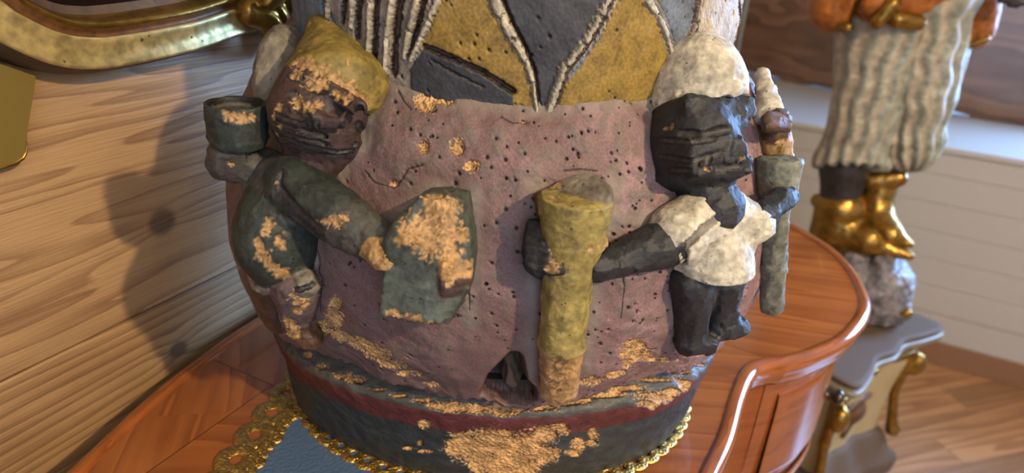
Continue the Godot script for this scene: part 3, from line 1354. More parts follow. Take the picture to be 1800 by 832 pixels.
func build_torso(bust: Node3D):
	var c := Canvas.new()
	c.setup(1400, 512, torso, CAM, 200)
	var dark := Vector3(0.030, 0.029, 0.031)
	var ochre := Vector3(0.195, 0.118, 0.017)
	var white := Vector3(0.36, 0.315, 0.225)
	var grey := Vector3(0.10, 0.112, 0.128)
	var taupe := Vector3(0.165, 0.135, 0.10)
	for k in c.w * c.h:
		c.region[k] = 1
		c.col[k * 3] = grey.x
		c.col[k * 3 + 1] = grey.y
		c.col[k * 3 + 2] = grey.z
	c.polygon(poly(c, torso, [[590, -190], [584, 20], [600, 60], [640, 115], [672, 190], [705, 200], [728, 120], [748, 85], [760, 40], [782, -190]]), 2, taupe, 0.001)
	c.polygon(poly(c, torso, [[775, -190], [870, -190], [884, 40], [915, 90], [935, 135], [946, 200], [900, 200], [850, 130], [800, 102], [742, 84], [757, 45]]), 3, ochre, 0.0012)
	c.polygon(poly(c, torso, [[746, 82], [733, 105], [722, 120], [728, 200], [905, 200], [900, 160], [850, 129], [795, 103]]), 4, dark * 0.8, 0.0015)
	c.polygon(poly(c, torso, [[870, -190], [884, 20], [920, 85], [940, 130], [948, 205], [966, 205], [985, 128], [1015, 90], [1052, 40], [1078, -190]]), 5, dark, 0.0)
	c.polygon(poly(c, torso, [[1080, -190], [1135, -190], [1160, 35], [1174, 70], [1178, 100], [1172, 130], [1155, 205], [968, 205], [990, 150], [1022, 112], [1055, 62], [1076, 20]]), 6, ochre * 1.05, 0.0012)
	c.polygon(poly(c, torso, [[1228, -190], [1286, -190], [1294, 30], [1290, 60], [1278, 90], [1240, 100], [1215, 70], [1222, 35]]), 7, Vector3(0.33, 0.24, 0.11), 0.003)
	# ochre turns grey with dust towards the shoulders
	for k in c.w * c.h:
		var id := c.region[k]
		var y := float(k / c.w) / c.h
		if id == 3 or id == 6 or id == 7:
			var f := clampf((0.72 - y) * 4.0 + (c.n2[k] / 255.0 - 0.5) * 1.2, 0.0, 0.8)
			for q in 3:
				c.col[k * 3 + q] = lerpf(c.col[k * 3 + q], [0.11, 0.087, 0.052][q], f)
		if c.hgt[k] < 0.0001 and id == 1:
			c.hgt[k] = 0.001
	# cords, pleats and the cuts between them
	var cut := Vector3(0.05, 0.026, 0.014)
	for s in [[[606, -190], [605, 0], [602, 34]], [[634, -190], [633, 0], [629, 62]], [[664, -190], [662, 0], [658, 100], [660, 110]], [[704, -190], [702, 0], [694, 70], [692, 126]], [[745, -190], [742, 0], [730, 50], [719, 98]]]:
		c.stroke(poly(c, torso, s), 15.0, 11.0, 2, cut, -0.003)
	for s in [[[652, -190], [652, 10], [649, 90]], [[692, -190], [690, 0], [680, 70], [677, 130]], [[735, -190], [733, 0], [718, 60], [711, 98]], [[772, -190], [768, 0], [752, 40], [722, 104]], [[618, -190], [620, 0], [618, 45]]]:
		c.stroke(poly(c, torso, s), 13.0, 9.0, 2, white * 0.95, 0.0025, 0.85)
	c.stroke(poly(c, torso, [[865, -190], [872, 0], [886, 36], [909, 76], [928, 112], [939, 150], [945, 205]]), 22.0, 10.0, 8, white, 0.0032)
	c.stroke(poly(c, torso, [[876, -190], [884, 0], [902, 42], [924, 84], [940, 124], [950, 205]]), 5.0, 4.0, 5, cut, -0.003)
	c.stroke(poly(c, torso, [[1078, -190], [1070, 0], [1050, 42], [1020, 86], [990, 122], [960, 205]]), 26.0, 14.0, 8, white * 0.85, 0.0032)
	c.stroke(poly(c, torso, [[1083, -190], [1074, 0], [1055, 44], [1026, 88], [997, 124], [970, 205]]), 6.0, 5.0, 8, cut, 0.001)
	c.stroke(poly(c, torso, [[1128, -190], [1138, 0], [1158, 30], [1172, 70], [1178, 104]]), 16.0, 10.0, 8, white * 1.1, 0.003)
	c.stroke(poly(c, torso, [[1140, -190], [1150, 0], [1168, 34], [1180, 74], [1184, 100]]), 8.0, 5.0, 8, taupe, 0.001)
	c.stroke(poly(c, torso, [[1232, -190], [1224, 0], [1215, 45], [1188, 92]]), 12.0, 8.0, 8, Vector3(0.20, 0.14, 0.085), 0.004)
	c.stroke(poly(c, torso, [[1286, -190], [1290, 0], [1294, 45], [1286, 70]]), 8.0, 6.0, 8, taupe, 0.004)
	c.stroke(poly(c, torso, [[568, -190], [570, 0], [572, 30]]), 14.0, 12.0, 1, Vector3(0.06, 0.065, 0.07), -0.003)
	c.stroke(poly(c, torso, [[580, -190], [580, 30]]), 10.0, 8.0, 2, taupe, 0.004)
	c.stroke(poly(c, torso, [[746, 80], [795, 100], [850, 126], [902, 160]]), 7.0, 7.0, 4, cut, -0.0025)
	c.stroke(poly(c, torso, [[760, 104], [800, 128], [850, 152]]), 2.0, 1.5, 4, cut * 0.5, -0.0002, 0.5)
	for k in c.w * c.h:
		var b := c.n2[k] / 255.0 - 0.5
		var d := c.n3[k] / 255.0 - 0.5
		var g := 1.0 + 0.9 * b + 0.75 * d
		for q in 3:
			c.col[k * 3 + q] *= clampf(g, 0.3, 1.6)
		c.hgt[k] += b * 0.0007 + d * 0.00025 + (c.n1[k] / 255.0 - 0.5) * 0.003
	rng.seed = 31
	for n in 420:
		var p := Vector2(rng.randf() * c.w, rng.randf() * c.h)
		c.disc(p, rng.randf_range(0.9, 2.0), 0.2, 0.0015)
		if n % 3 == 0:
			c.disc(Vector2(rng.randf() * c.w, rng.randf() * c.h), rng.randf_range(0.5, 1.0), 2.2, 0.0)
	var g := c.grid(560, 200, func(p: Vector3, _t: float, _s: float): return p)
	canvas_parts(c, g, {1: "coat", 2: "pleated_sash", 3: "ochre_lapel", 4: "dark_hem", 5: "shirt_front", 6: "ochre_lapel", 7: "tan_fold", 8: "cord_trim"}, skin_material(c, 0.6, 0.5), bust)

func build_foot(bust: Node3D):
	var c := Canvas.new()
	c.setup(1400, 330, foot, CAM, 300)
	for k in c.w * c.h:
		var s := 1.0 - float(k / c.w) / c.h
		var y := foot.y_of(s).x
		var a := c.n1[k] / 255.0 - 0.5
		var b := c.n2[k] / 255.0 - 0.5
		var d := c.n3[k] / 255.0 - 0.5
		var base := Vector3(0.022, 0.026, 0.0255)
		c.region[k] = 1
		if y > 0.862:
			base = Vector3(0.052, 0.050, 0.042)
			c.region[k] = 3
		elif y > 0.8465 + 0.002 * a:
			base = Vector3(0.072, 0.0145, 0.0125)
			c.region[k] = 2
		base *= 1.0 + 0.9 * b + 0.5 * d + 0.4 * a
		c.col[k * 3] = base.x
		c.col[k * 3 + 1] = base.y
		c.col[k * 3 + 2] = base.z
		c.hgt[k] = a * 0.004 + b * 0.0008 + d * 0.0002
	chip_list(c, foot, [[820, 790, 40, 26], [870, 780, 50, 26], [920, 790, 44, 30], [960, 765, 26, 16], [900, 822, 50, 24], [850, 815, 30, 20], [955, 800, 24, 18], [985, 755, 16, 10], [745, 748, 10, 9], [737, 780, 5, 5], [1015, 780, 13, 12], [1008, 795, 14, 6], [1043, 766, 9, 12], [1040, 778, 10, 6], [1160, 700, 26, 9], [1180, 690, 18, 7], [1140, 712, 14, 6], [1202, 676, 10, 14], [720, 790, 12, 3], [745, 796, 12, 3], [790, 850, 30, 12]], 1.2)
	# bare wood along the rim
	for s in [[820, 718, 60, 9], [880, 720, 50, 11], [940, 714, 46, 10], [780, 712, 36, 8], [1000, 706, 40, 7], [1050, 694, 40, 6], [1100, 682, 34, 6], [1150, 668, 30, 5], [1190, 655, 26, 4], [1225, 641, 18, 4], [740, 704, 20, 5], [625, 668, 18, 7], [600, 660, 20, 5], [565, 645, 12, 5], [540, 625, 8, 6], [880, 700, 20, 16], [930, 700, 26, 12], [1085, 680, 14, 14], [660, 684, 20, 3], [700, 696, 16, 3]]:
		chip_list(c, foot, [s], 1.3)
	c.finish_chips(RAW, 0.0018)
	var g := c.grid(520, 110, func(p: Vector3, t: float, s: float):
		var y := p.y
		if y > 0.85 and y < 0.868:
			p += Vector3(0, nfine.get_noise_2d(t * 9.0, 3.0) * 0.0012, 0)
		return p)
	canvas_parts(c, g, {1: "black_plinth", 2: "red_band", 3: "plinth_ledge"}, skin_material(c, 0.5, 0.8), bust)
	var v := PackedVector3Array()
	var idx := PackedInt32Array()
	for i in 33:
		var t := lerpf(1.9, TAU - 1.9, i / 32.0)
		for j in 13:
			var q := foot.y_of(j / 12.0)
			v.append(ER * (q.y * sin(t)) + EC * (-0.02 + q.z * cos(t)) + Vector3(0, q.x, 0))
	for i in 32:
		for j in 12:
			var q := i * 13 + j
			idx.append_array(PackedInt32Array([q, q + 1, q + 13, q + 1, q + 14, q + 13]))
	part("plinth_back", arrays_mesh(v, idx), plain(Color(0.18, 0.18, 0.17), 0.7), bust)

func groove(f: Field, pts: Array, r: float, c := 10, sink := 0.3, k := 0.0015):
	var w: Array = []
	for p in pts:
		var d := ray(p[0], p[1])
		w.append(f.hit(CAM, d) + d * (r * sink - r * 0.5))
	for i in w.size() - 1:
		f.cap(w[i], w[i + 1], r, r, c, k, 1)

func chips_on(f: Field, list: Array) -> Array:
	var out: Array = []
	for q in list:
		var p := f.hit(CAM, ray(q[0], q[1]))
		out.append([p, pxm(q[2], p)])
	return out

func build_left_figure(bust: Node3D):
	# body: head, arms, legs in one skin; hood, coat, cup, block are worn or held
	var f := Field.new()
	f.facet = 0.0095
	var hc := D(566, 193, 0.008)
	var hb := facing(hc)
	f.ball(hc, Vector3(0.0275, 0.031, 0.031), tilt(hb, -6), 1)
	f.ball(D(558, 228, 0.009), Vector3(0.0265, 0.0140, 0.030), tilt(hb, -12), 1, 0.006)   # jaw
	f.cap(D(522, 132, 0.034), D(632, 190, 0.032), 0.0065, 0.005, 1, 0.004)               # brow
	f.cap(D(530, 172, 0.037), D(550, 205, 0.039), 0.0055, 0.005, 1, 0.004)              # nose
	f.cap(D(545, 212, 0.037), D(600, 216, 0.034), 0.0042, 0.0035, 1, 0.003)               # cheek
	f.cap(D(575, 268, 0.002), D(540, 305, 0.004), 0.013, 0.017, 1, 0.006)               # neck
	# arms
	f.cap(D(610, 392, 0.014), D(682, 440, 0.016), 0.0155, 0.0115, 3, 0.004)
	f.cap(D(664, 440, 0.022), D(674, 456, 0.028), 0.0090, 0.0070, 4, 0.002)
	f.cap(D(478, 298, 0.006), D(408, 284, 0.028), 0.0120, 0.0120, 3, 0.004)
	f.cap(D(404, 262, 0.034), D(392, 288, 0.028), 0.0115, 0.0100, 3, 0.004)
	# legs
	f.cap(D(520, 500, 0.006), D(527, 570, 0.003), 0.016, 0.0105, 13, 0.004)
	f.cap(D(470, 480, 0.004), D(490, 560, 0.0), 0.014, 0.010, 12, 0.004)
	f.cap(D(527, 572, 0.006), D(545, 595, 0.006), 0.010, 0.008, 12, 0.004)
	# carved lines of face and beard
	for g in [[[482, 216], [520, 229], [560, 238], [642, 243]], [[485, 230], [520, 244], [560, 252], [632, 256]], [[494, 243], [530, 256], [565, 264], [622, 267]], [[508, 256], [540, 268], [570, 275], [606, 277]], [[482, 202], [505, 212], [535, 222]]]:
		groove(f, g, 0.0013, 10, 0.12, 0.0006)
	for x in [533, 544, 556]:
		groove(f, [[x, 211], [x + 1, 228]], 0.0010, 10, 0.1, 0.0006)
	for g in [[[598, 226], [626, 196]], [[610, 230], [638, 200]]]:
		groove(f, g, 0.0009)
	groove(f, [[512, 165], [522, 190], [536, 204]], 0.0022)
	groove(f, [[632, 190], [634, 222], [642, 238]], 0.0020)
	groove(f, [[508, 130], [560, 158], [608, 176]], 0.0016)
	var ch := chips_on(f, [[522, 176, 13], [542, 186, 12], [560, 184, 10], [520, 128, 12], [545, 142, 14], [566, 150, 12], [594, 164, 12], [612, 172, 10], [488, 190, 8], [480, 205, 6], [675, 455, 24], [590, 388, 12], [572, 392, 8], [605, 382, 8], [532, 517, 22], [524, 548, 10], [508, 570, 16], [515, 590, 14], [486, 238, 5], [490, 224, 5], [405, 290, 6], [505, 565, 12], [540, 535, 10]])
	var body := part("relief_figure", f.mesh(0.0012, carved_paint(ch)), M.carved, bust)
	body.set_meta("label", "bearded left relief figure in an ochre hood, holding a cup and a block")
	# hood
	var h := Field.new()
	h.facet = 0.0095
	h.cap(D(577, 66, 0.006), D(586, 150, 0.008), 0.0135, 0.0305, 2, 0.006)
	h.cap(D(578, 64, 0.0), D(640, 150, 0.0), 0.012, 0.014, 2, 0.010)
	h.ball(D(500, 140, -0.004), Vector3(0.014, 0.036, 0.024), tilt(hb, 14), 9, 0.008)
	var p0 := D(505, 120, 0.05)
	var p1 := D(660, 198, 0.05)
	var along := (p1 - p0).normalized()
	var nn := along.cross(hb.z).normalized()
	if nn.y > 0.0:
		nn = -nn
	h.slab([Plane(-nn, p0), Plane(-along, p0 - along * 0.006)], p0, 0.1, 2, 0.002, 1)
	var hch := chips_on(h, [[520, 112, 14], [540, 120, 18], [562, 134, 19], [590, 148, 18], [612, 160, 16], [635, 176, 11], [612, 108, 4], [645, 182, 9]])
	part("hood", h.mesh(0.0015, carved_paint(hch)), M.carved, body).set_meta("label", "ochre hood with chipped edge")
	# coat
	var j := Field.new()
	j.facet = 0.0095
	j.ball(D(503, 405, 0.002), Vector3(0.0245, 0.036, 0.034), tilt(facing(D(503, 405)), 4), 0)
	j.cap(D(475, 318, 0.006), D(520, 322, 0.012), 0.017, 0.016, 3, 0.006)
	j.cap(D(520, 328, 0.014), D(592, 378, 0.014), 0.0165, 0.0165, 0, 0.006)
	j.cap(D(466, 490, 0.012), D(540, 500, 0.010), 0.010, 0.008, 9, 0.004)
	groove(j, [[488, 340], [512, 372], [552, 408]], 0.0042, 10, 0.1, 0.003)
	groove(j, [[494, 300], [490, 332]], 0.0012)
	groove(j, [[470, 504], [520, 512], [552, 500]], 0.0012)
	var jch := chips_on(j, [[472, 395, 9], [468, 410, 8], [474, 385, 6], [495, 430, 10], [490, 420, 6], [500, 408, 4], [478, 470, 12], [495, 482, 14], [460, 450, 13], [455, 430, 10], [505, 490, 8], [590, 392, 14], [570, 390, 8], [488, 322, 4], [600, 384, 8], [556, 390, 5]])
	part("coat", j.mesh(0.0015, carved_paint(jch)), M.carved, body).set_meta("label", "dark green coat")
	# cup on the outstretched arm
	var q := Field.new()
	q.facet = 0.0095
	var b0 := D(420, 256, 0.030)
	var b1 := b0 + (Vector3.UP * 1.0 + ER * 0.02).normalized() * pxm(78, b0)
	q.cone(b0, b1, 0.0160, 0.0172, 0, 0.002)
	q.cone(b0 + (b1 - b0) * 0.70, b1 + (b1 - b0) * 0.2, 0.0132, 0.0142, 10, 0.002, 1)
	q.cone(b0 + (b1 - b0) * 0.74, b0 + (b1 - b0) * 0.79, 0.0133, 0.0133, 3, 0.001)
	var qch := chips_on(q, [[395, 200, 8], [410, 206, 9], [425, 208, 9], [440, 206, 8], [402, 208, 6], [432, 210, 6]])
	part("cup", q.mesh(0.0013, carved_paint(qch)), M.carved, body).set_meta("label", "green cup with a broken rim")
	# the block in front
	var k := Field.new()
	k.facet = 0.0095
	var o := outline_slab([[670, 440], [690, 392], [742, 340], [812, 346], [826, 450], [818, 520], [786, 578], [668, 553]], -0.02, 0.030)
	k.slab(o[0], o[1], 0.062, 5, 0.003)
	var edge := D(800, 480, 0.030)
	var eb := facing(edge)
	k.cut(D(775, 480, 0.029), (eb.z + eb.x * 0.55).normalized(), 0.002)
	k.cap(D(716, 410, 0.028), D(700, 432, 0.026), 0.009, 0.008, 5, 0.004)
	for i in 3:
		k.cap(D(780, 466 + 16 * i, 0.030), D(824, 462 + 16 * i, 0.018), 0.0031, 0.0030, 4 if i < 2 else 1, 0.0006)
	k.cap(D(780, 512, 0.029), D(820, 508, 0.017), 0.0034, 0.0032, 1, 0.0006)
	var kch := chips_on(k, [[765, 355, 26], [790, 365, 24], [775, 385, 34], [740, 405, 30], [780, 410, 36], [810, 415, 20], [755, 430, 26], [720, 420, 20], [790, 440, 26], [712, 400, 16], [700, 425, 10], [800, 466, 12], [796, 484, 12], [690, 556, 14], [712, 562, 12], [735, 568, 12], [760, 574, 10], [780, 577, 8], [790, 498, 8]])
	part("held_block", k.mesh(0.0014, carved_paint(kch)), M.carved, body).set_meta("label", "grey-green block, top broken to raw wood")

func build_log(bust: Node3D):
	var f := Field.new()
	f.facet = 0.0095
	var a := D(1014, 344, 0.024)
	f.cone(D(982, 690, 0.006), D(988, 600, 0.010), 0.0118, 0.0132, 4, 0.003)
	f.cone(D(988, 606, 0.010), D(1000, 470, 0.013), 0.0132, 0.0142, 6, 0.004)
	f.cone(D(1000, 480, 0.013), a, 0.0142, 0.0205, 6, 0.004)
	f.cone(D(1016, 352, 0.022), a + (a - D(1000, 480, 0.013)).normalized() * 0.0006, 0.0190, 0.0185, 9, 0.001)
	f.cone(D(968, 450, 0.004), D(966, 336, 0.008), 0.006, 0.009, 12, 0.003)
	f.cap(D(1030, 446, 0.026), D(1062, 428, 0.020), 0.0040, 0.0030, 4, 0.002)
	var ch := chips_on(f, [[962, 330, 9], [980, 326, 9], [975, 345, 9], [980, 640, 18], [985, 660, 24], [975, 680, 22], [1000, 650, 16], [1040, 440, 7], [1055, 432, 5]])
	var lg := part("log", f.mesh(0.0014, carved_paint(ch)), M.carved, bust)
	lg.set_meta("label", "yellow log standing at the front of the body")
	var h := Field.new()
	h.facet = 0.0095
	h.ball(D(952, 438, 0.008), Vector3(0.0110, 0.017, 0.014), facing(D(950, 440)), 7, 0.003)
	h.cap(D(938, 400, 0.010), D(990, 430, 0.024), 0.0055, 0.0045, 7, 0.002)
	for i in 4:
		h.cap(D(931, 422 + 16 * i, 0.016), D(986, 440 + 12 * i, 0.026), 0.0036, 0.0034, 7, 0.0005)
	var hch := chips_on(h, [[980, 448, 14], [975, 462, 13], [970, 476, 13], [984, 438, 7]])
	part("gripping_hand", h.mesh(0.0013, carved_paint(hch)), M.carved, bust).set_meta("label", "black hand on the left of the yellow log")

func build_right_figure(bust: Node3D):
	var f := Field.new()
	f.facet = 0.0095
	var hc := D(1214, 248, 0.008)
	var hb := facing(hc)
	var look := (hb.z * 0.55 + hb.x).normalized()
	f.ball(hc, Vector3(0.0232, 0.029, 0.030), tilt(hb, -4), 7)
	f.box(D(1222, 284, 0.012), Vector3(0.0190, 0.0135, 0.022), 0.006, tilt(hb, -8), 7, 0.006)      # jaw
	f.box(D(1230, 202, 0.012), Vector3(0.0240, 0.0070, 0.021), 0.003, tilt(hb, -4), 7, 0.003)       # brow
	f.cap(D(1256, 212, 0.033), D(1309, 216, 0.034), 0.0068, 0.0030, 7, 0.002)
	f.cap(D(1280, 230, 0.034), D(1291, 262, 0.037), 0.0040, 0.0072, 7, 0.002)                    # nose
	f.box(D(1288, 287, 0.029), Vector3(0.0075, 0.0027, 0.010), 0.002, tilt(hb, -4), 7, 0.001)      # lips
	f.box(D(1286, 303, 0.028), Vector3(0.0075, 0.0027, 0.010), 0.002, tilt(hb, -4), 7, 0.001)
	f.cap(D(1240, 330, 0.008), D(1248, 362, 0.010), 0.0165, 0.020, 7, 0.005)                       # neck
	# left arm, reaching to the log
	f.cap(D(1178, 424, 0.010), D(1052, 470, 0.016), 0.0150, 0.0078, 7, 0.003)
	f.cap(D(1060, 468, 0.018), D(1046, 474, 0.020), 0.0075, 0.0065, 7, 0.002)
	# right arm, reaching to the pale club
	f.cap(D(1330, 388, 0.020), D(1372, 352, 0.022), 0.0095, 0.0075, 7, 0.003)
	f.cap(D(1372, 352, 0.022), D(1386, 346, 0.022), 0.0080, 0.0065, 7, 0.003)
	# legs and feet
	f.cap(D(1217, 495, 0.006), D(1214, 590, 0.004), 0.0140, 0.0105, 7, 0.003)
	f.cap(D(1272, 490, 0.006), D(1265, 562, 0.004), 0.0130, 0.0105, 7, 0.003)
	f.cap(D(1212, 600, 0.006), D(1246, 606, 0.012), 0.0100, 0.0065, 7, 0.002)
	f.cap(D(1266, 572, 0.006), D(1298, 576, 0.012), 0.0110, 0.0075, 7, 0.002)
	for g in [[[1156, 246], [1210, 250], [1262, 244]], [[1158, 276], [1215, 284], [1270, 268]], [[1176, 300], [1220, 302], [1262, 292]]]:
		groove(f, g, 0.0013, 10, 0.12, 0.0006)
	groove(f, [[1192, 234], [1236, 236], [1286, 226]], 0.0024, 10, 0.0, 0.001)
	groove(f, [[1262, 296], [1300, 293]], 0.0020, 10, 0.2, 0.001)
	for x in [1262, 1270]:
		groove(f, [[x, 276], [x, 300]], 0.0013)
	for x in [1230, 1246]:
		groove(f, [[x, 276], [x - 8, 304]], 0.0012)
	var ch := chips_on(f, [[1302, 282, 5], [1290, 286, 3], [1244, 296, 4], [1170, 226, 5], [1180, 222, 4]])
	var body := part("relief_figure", f.mesh(0.0012, carved_paint(ch)), M.carved, bust)
	body.set_meta("label", "black-faced right relief figure in cream hat and shirt")
	var h := Field.new()
	h.facet = 0.0095
	h.ball(D(1221, 166, 0.006), Vector3(0.0272, 0.036, 0.035), tilt(hb, -6), 8)
	h.ball(D(1234, 104, 0.004), Vector3(0.013, 0.012, 0.020), hb, 8, 0.010)
	var p0 := D(1146, 186, 0.05)
	var p1 := D(1304, 162, 0.05)
	var nn := (p1 - p0).normalized().cross(hb.z).normalized()
	if nn.y > 0.0:
		nn = -nn
	h.cut(p0, nn, 0.0015)
	part("hat", h.mesh(0.0015, carved_paint([])), M.carved, body).set_meta("label", "cream domed hat")
	var s := Field.new()
	s.facet = 0.0095
	s.cap(D(1250, 378, 0.004), D(1246, 480, 0.004), 0.0215, 0.0275, 8, 0.004)
	s.cap(D(1232, 380, 0.010), D(1192, 412, 0.010), 0.0170, 0.0185, 8, 0.005)
	s.cap(D(1276, 378, 0.010), D(1326, 394, 0.018), 0.0135, 0.0125, 8, 0.005)
	var e := D(1245, 497, 0.02)
	s.cut(e, (Vector3.DOWN + ER * 0.0).normalized(), 0.001)
	groove(s, [[1278, 372], [1240, 400], [1196, 440]], 0.0018, 9)
	groove(s, [[1205, 440], [1200, 490]], 0.0012, 9)
	part("shirt", s.mesh(0.0015, carved_paint([])), M.carved, body).set_meta("label", "cream shirt")

func build_far_figure(bust: Node3D):
	var f := Field.new()
	f.facet = 0.0095
	f.cone(D(1364, 240, 0.008), D(1362, 205, 0.010), 0.007, 0.010, 12, 0.003)
	f.ball(D(1364, 225, 0.012), Vector3(0.0085, 0.014, 0.010), Basis(), 12, 0.004)
	for i in 3:
		f.cap(D(1350, 206 + 8 * i, 0.022), D(1384, 208 + 8 * i, 0.026), 0.0042, 0.0036, 12, 0.0012)
	f.cap(D(1360, 250, 0.006), D(1362, 300, 0.0), 0.012, 0.012, 4, 0.004)
	var ch := chips_on(f, [[1372, 252, 8], [1366, 262, 7]])
	var b := part("relief_figure", f.mesh(0.0016, carved_paint(ch)), M.carved, bust)
	b.set_meta("label", "brown-faced relief figure at the right edge in profile")
	var h := Field.new()
	h.facet = 0.0095
	h.cone(D(1354, 208, 0.010), D(1340, 130, 0.010), 0.0105, 0.0045, 8, 0.003)
	h.ball(D(1340, 130, 0.010), Vector3.ONE * 0.0047, Basis(), 8)
	part("pointed_cap", h.mesh(0.0016, carved_paint([])), M.carved, b)
	var c := Field.new()
	c.facet = 0.0095
	c.cone(D(1364, 350, 0.010), D(1370, 276, 0.014), 0.0125, 0.0155, 11, 0.002)
	c.cone(D(1356, 545, 0.002), D(1362, 352, 0.008), 0.0085, 0.0100, 11, 0.003)
	c.ball(D(1384, 345, 0.014), Vector3.ONE * 0.0065, Basis(), 4, 0.003)
	part("club", c.mesh(0.0016, carved_paint([])), M.carved, b).set_meta("label", "grey-olive club with a thick head")

# ------------------------------------------------------------------ console table
func table_outline() -> PackedVector3Array:
	var far := [Vector3(-0.248, 0, -0.05), Vector3(-0.248, 0, -0.20), Vector3(-0.246, 0, -0.36), Vector3(-0.222, 0, -0.50), Vector3(-0.14, 0, -0.60), Vector3(-0.01, 0, -0.635), Vector3(0.09, 0, -0.608), Vector3(0.164, 0, -0.551), Vector3(0.2395, 0, -0.474), Vector3(0.277, 0, -0.363), Vector3(0.266, 0, -0.274), Vector3(0.238, 0, -0.215), Vector3(0.216, 0, -0.185)]
	var mid := [Vector3(0.2135, 0, -0.182), Vector3(0.200, 0, -0.170), Vector3(0.190, 0, -0.150), Vector3(0.1885, 0, -0.108), Vector3(0.191, 0, -0.048), Vector3(0.1885, 0, 0.012), Vector3(0.190, 0, 0.054), Vector3(0.200, 0, 0.074), Vector3(0.2135, 0, 0.086)]
	var near := [Vector3(0.216, 0, 0.089), Vector3(0.238, 0, 0.119), Vector3(0.266, 0, 0.178), Vector3(0.277, 0, 0.267), Vector3(0.2395, 0, 0.378), Vector3(0.164, 0, 0.455), Vector3(0.06, 0, 0.485), Vector3(-0.04, 0, 0.475), Vector3(-0.125, 0, 0.415), Vector3(-0.180, 0, 0.315), Vector3(-0.2075, 0, 0.225), Vector3(-0.232, 0, 0.140), Vector3(-0.246, 0, 0.05), Vector3(-0.248, 0, -0.05)]
	var o := spline(far, 8, false)
	o.append_array(spline(mid, 8, false))
	o.append_array(spline(near, 8, false))
	o.remove_at(o.size() - 1)
	return o

func outward(path: PackedVector3Array) -> PackedVector3Array:
	var n := path.size()
	var out := PackedVector3Array()
	for i in n:
		var t := (path[(i + 1) % n] - path[(i - 1 + n) % n]).normalized()
		out.append(Vector3(-t.z, 0, t.x))
	if (out[0]).dot(path[0] - Vector3(0, path[0].y, -0.05)) < 0.0:
		for i in n:
			out[i] = -out[i]
	return out

func inset(path: PackedVector3Array, out: PackedVector3Array, d: float) -> PackedVector2Array:
	var r := PackedVector2Array()
	for i in path.size():
		var q := path[i] - out[i] * d
		r.append(Vector2(q.x, q.z))
	return r

func flat_poly(pl: PackedVector2Array, y: float, grain: Vector2, scale: float) -> ArrayMesh:
	var idx := Geometry2D.triangulate_polygon(pl)
	var v := PackedVector3Array()
	var uv := PackedVector2Array()
	for p in pl:
		v.append(Vector3(p.x, y, p.y))
		uv.append(Vector2(p.dot(grain) * scale, p.dot(Vector2(-grain.y, grain.x)) * scale * 3.2))
	var out := PackedInt32Array()
	for t in range(0, idx.size(), 3):
		var n := (v[idx[t + 2]] - v[idx[t]]).cross(v[idx[t + 1]] - v[idx[t]])
		if n.y < 0.0:
			out.append_array(PackedInt32Array([idx[t], idx[t + 2], idx[t + 1]]))
		else:
			out.append_array(PackedInt32Array([idx[t], idx[t + 1], idx[t + 2]]))
	return arrays_mesh(v, out, uv)

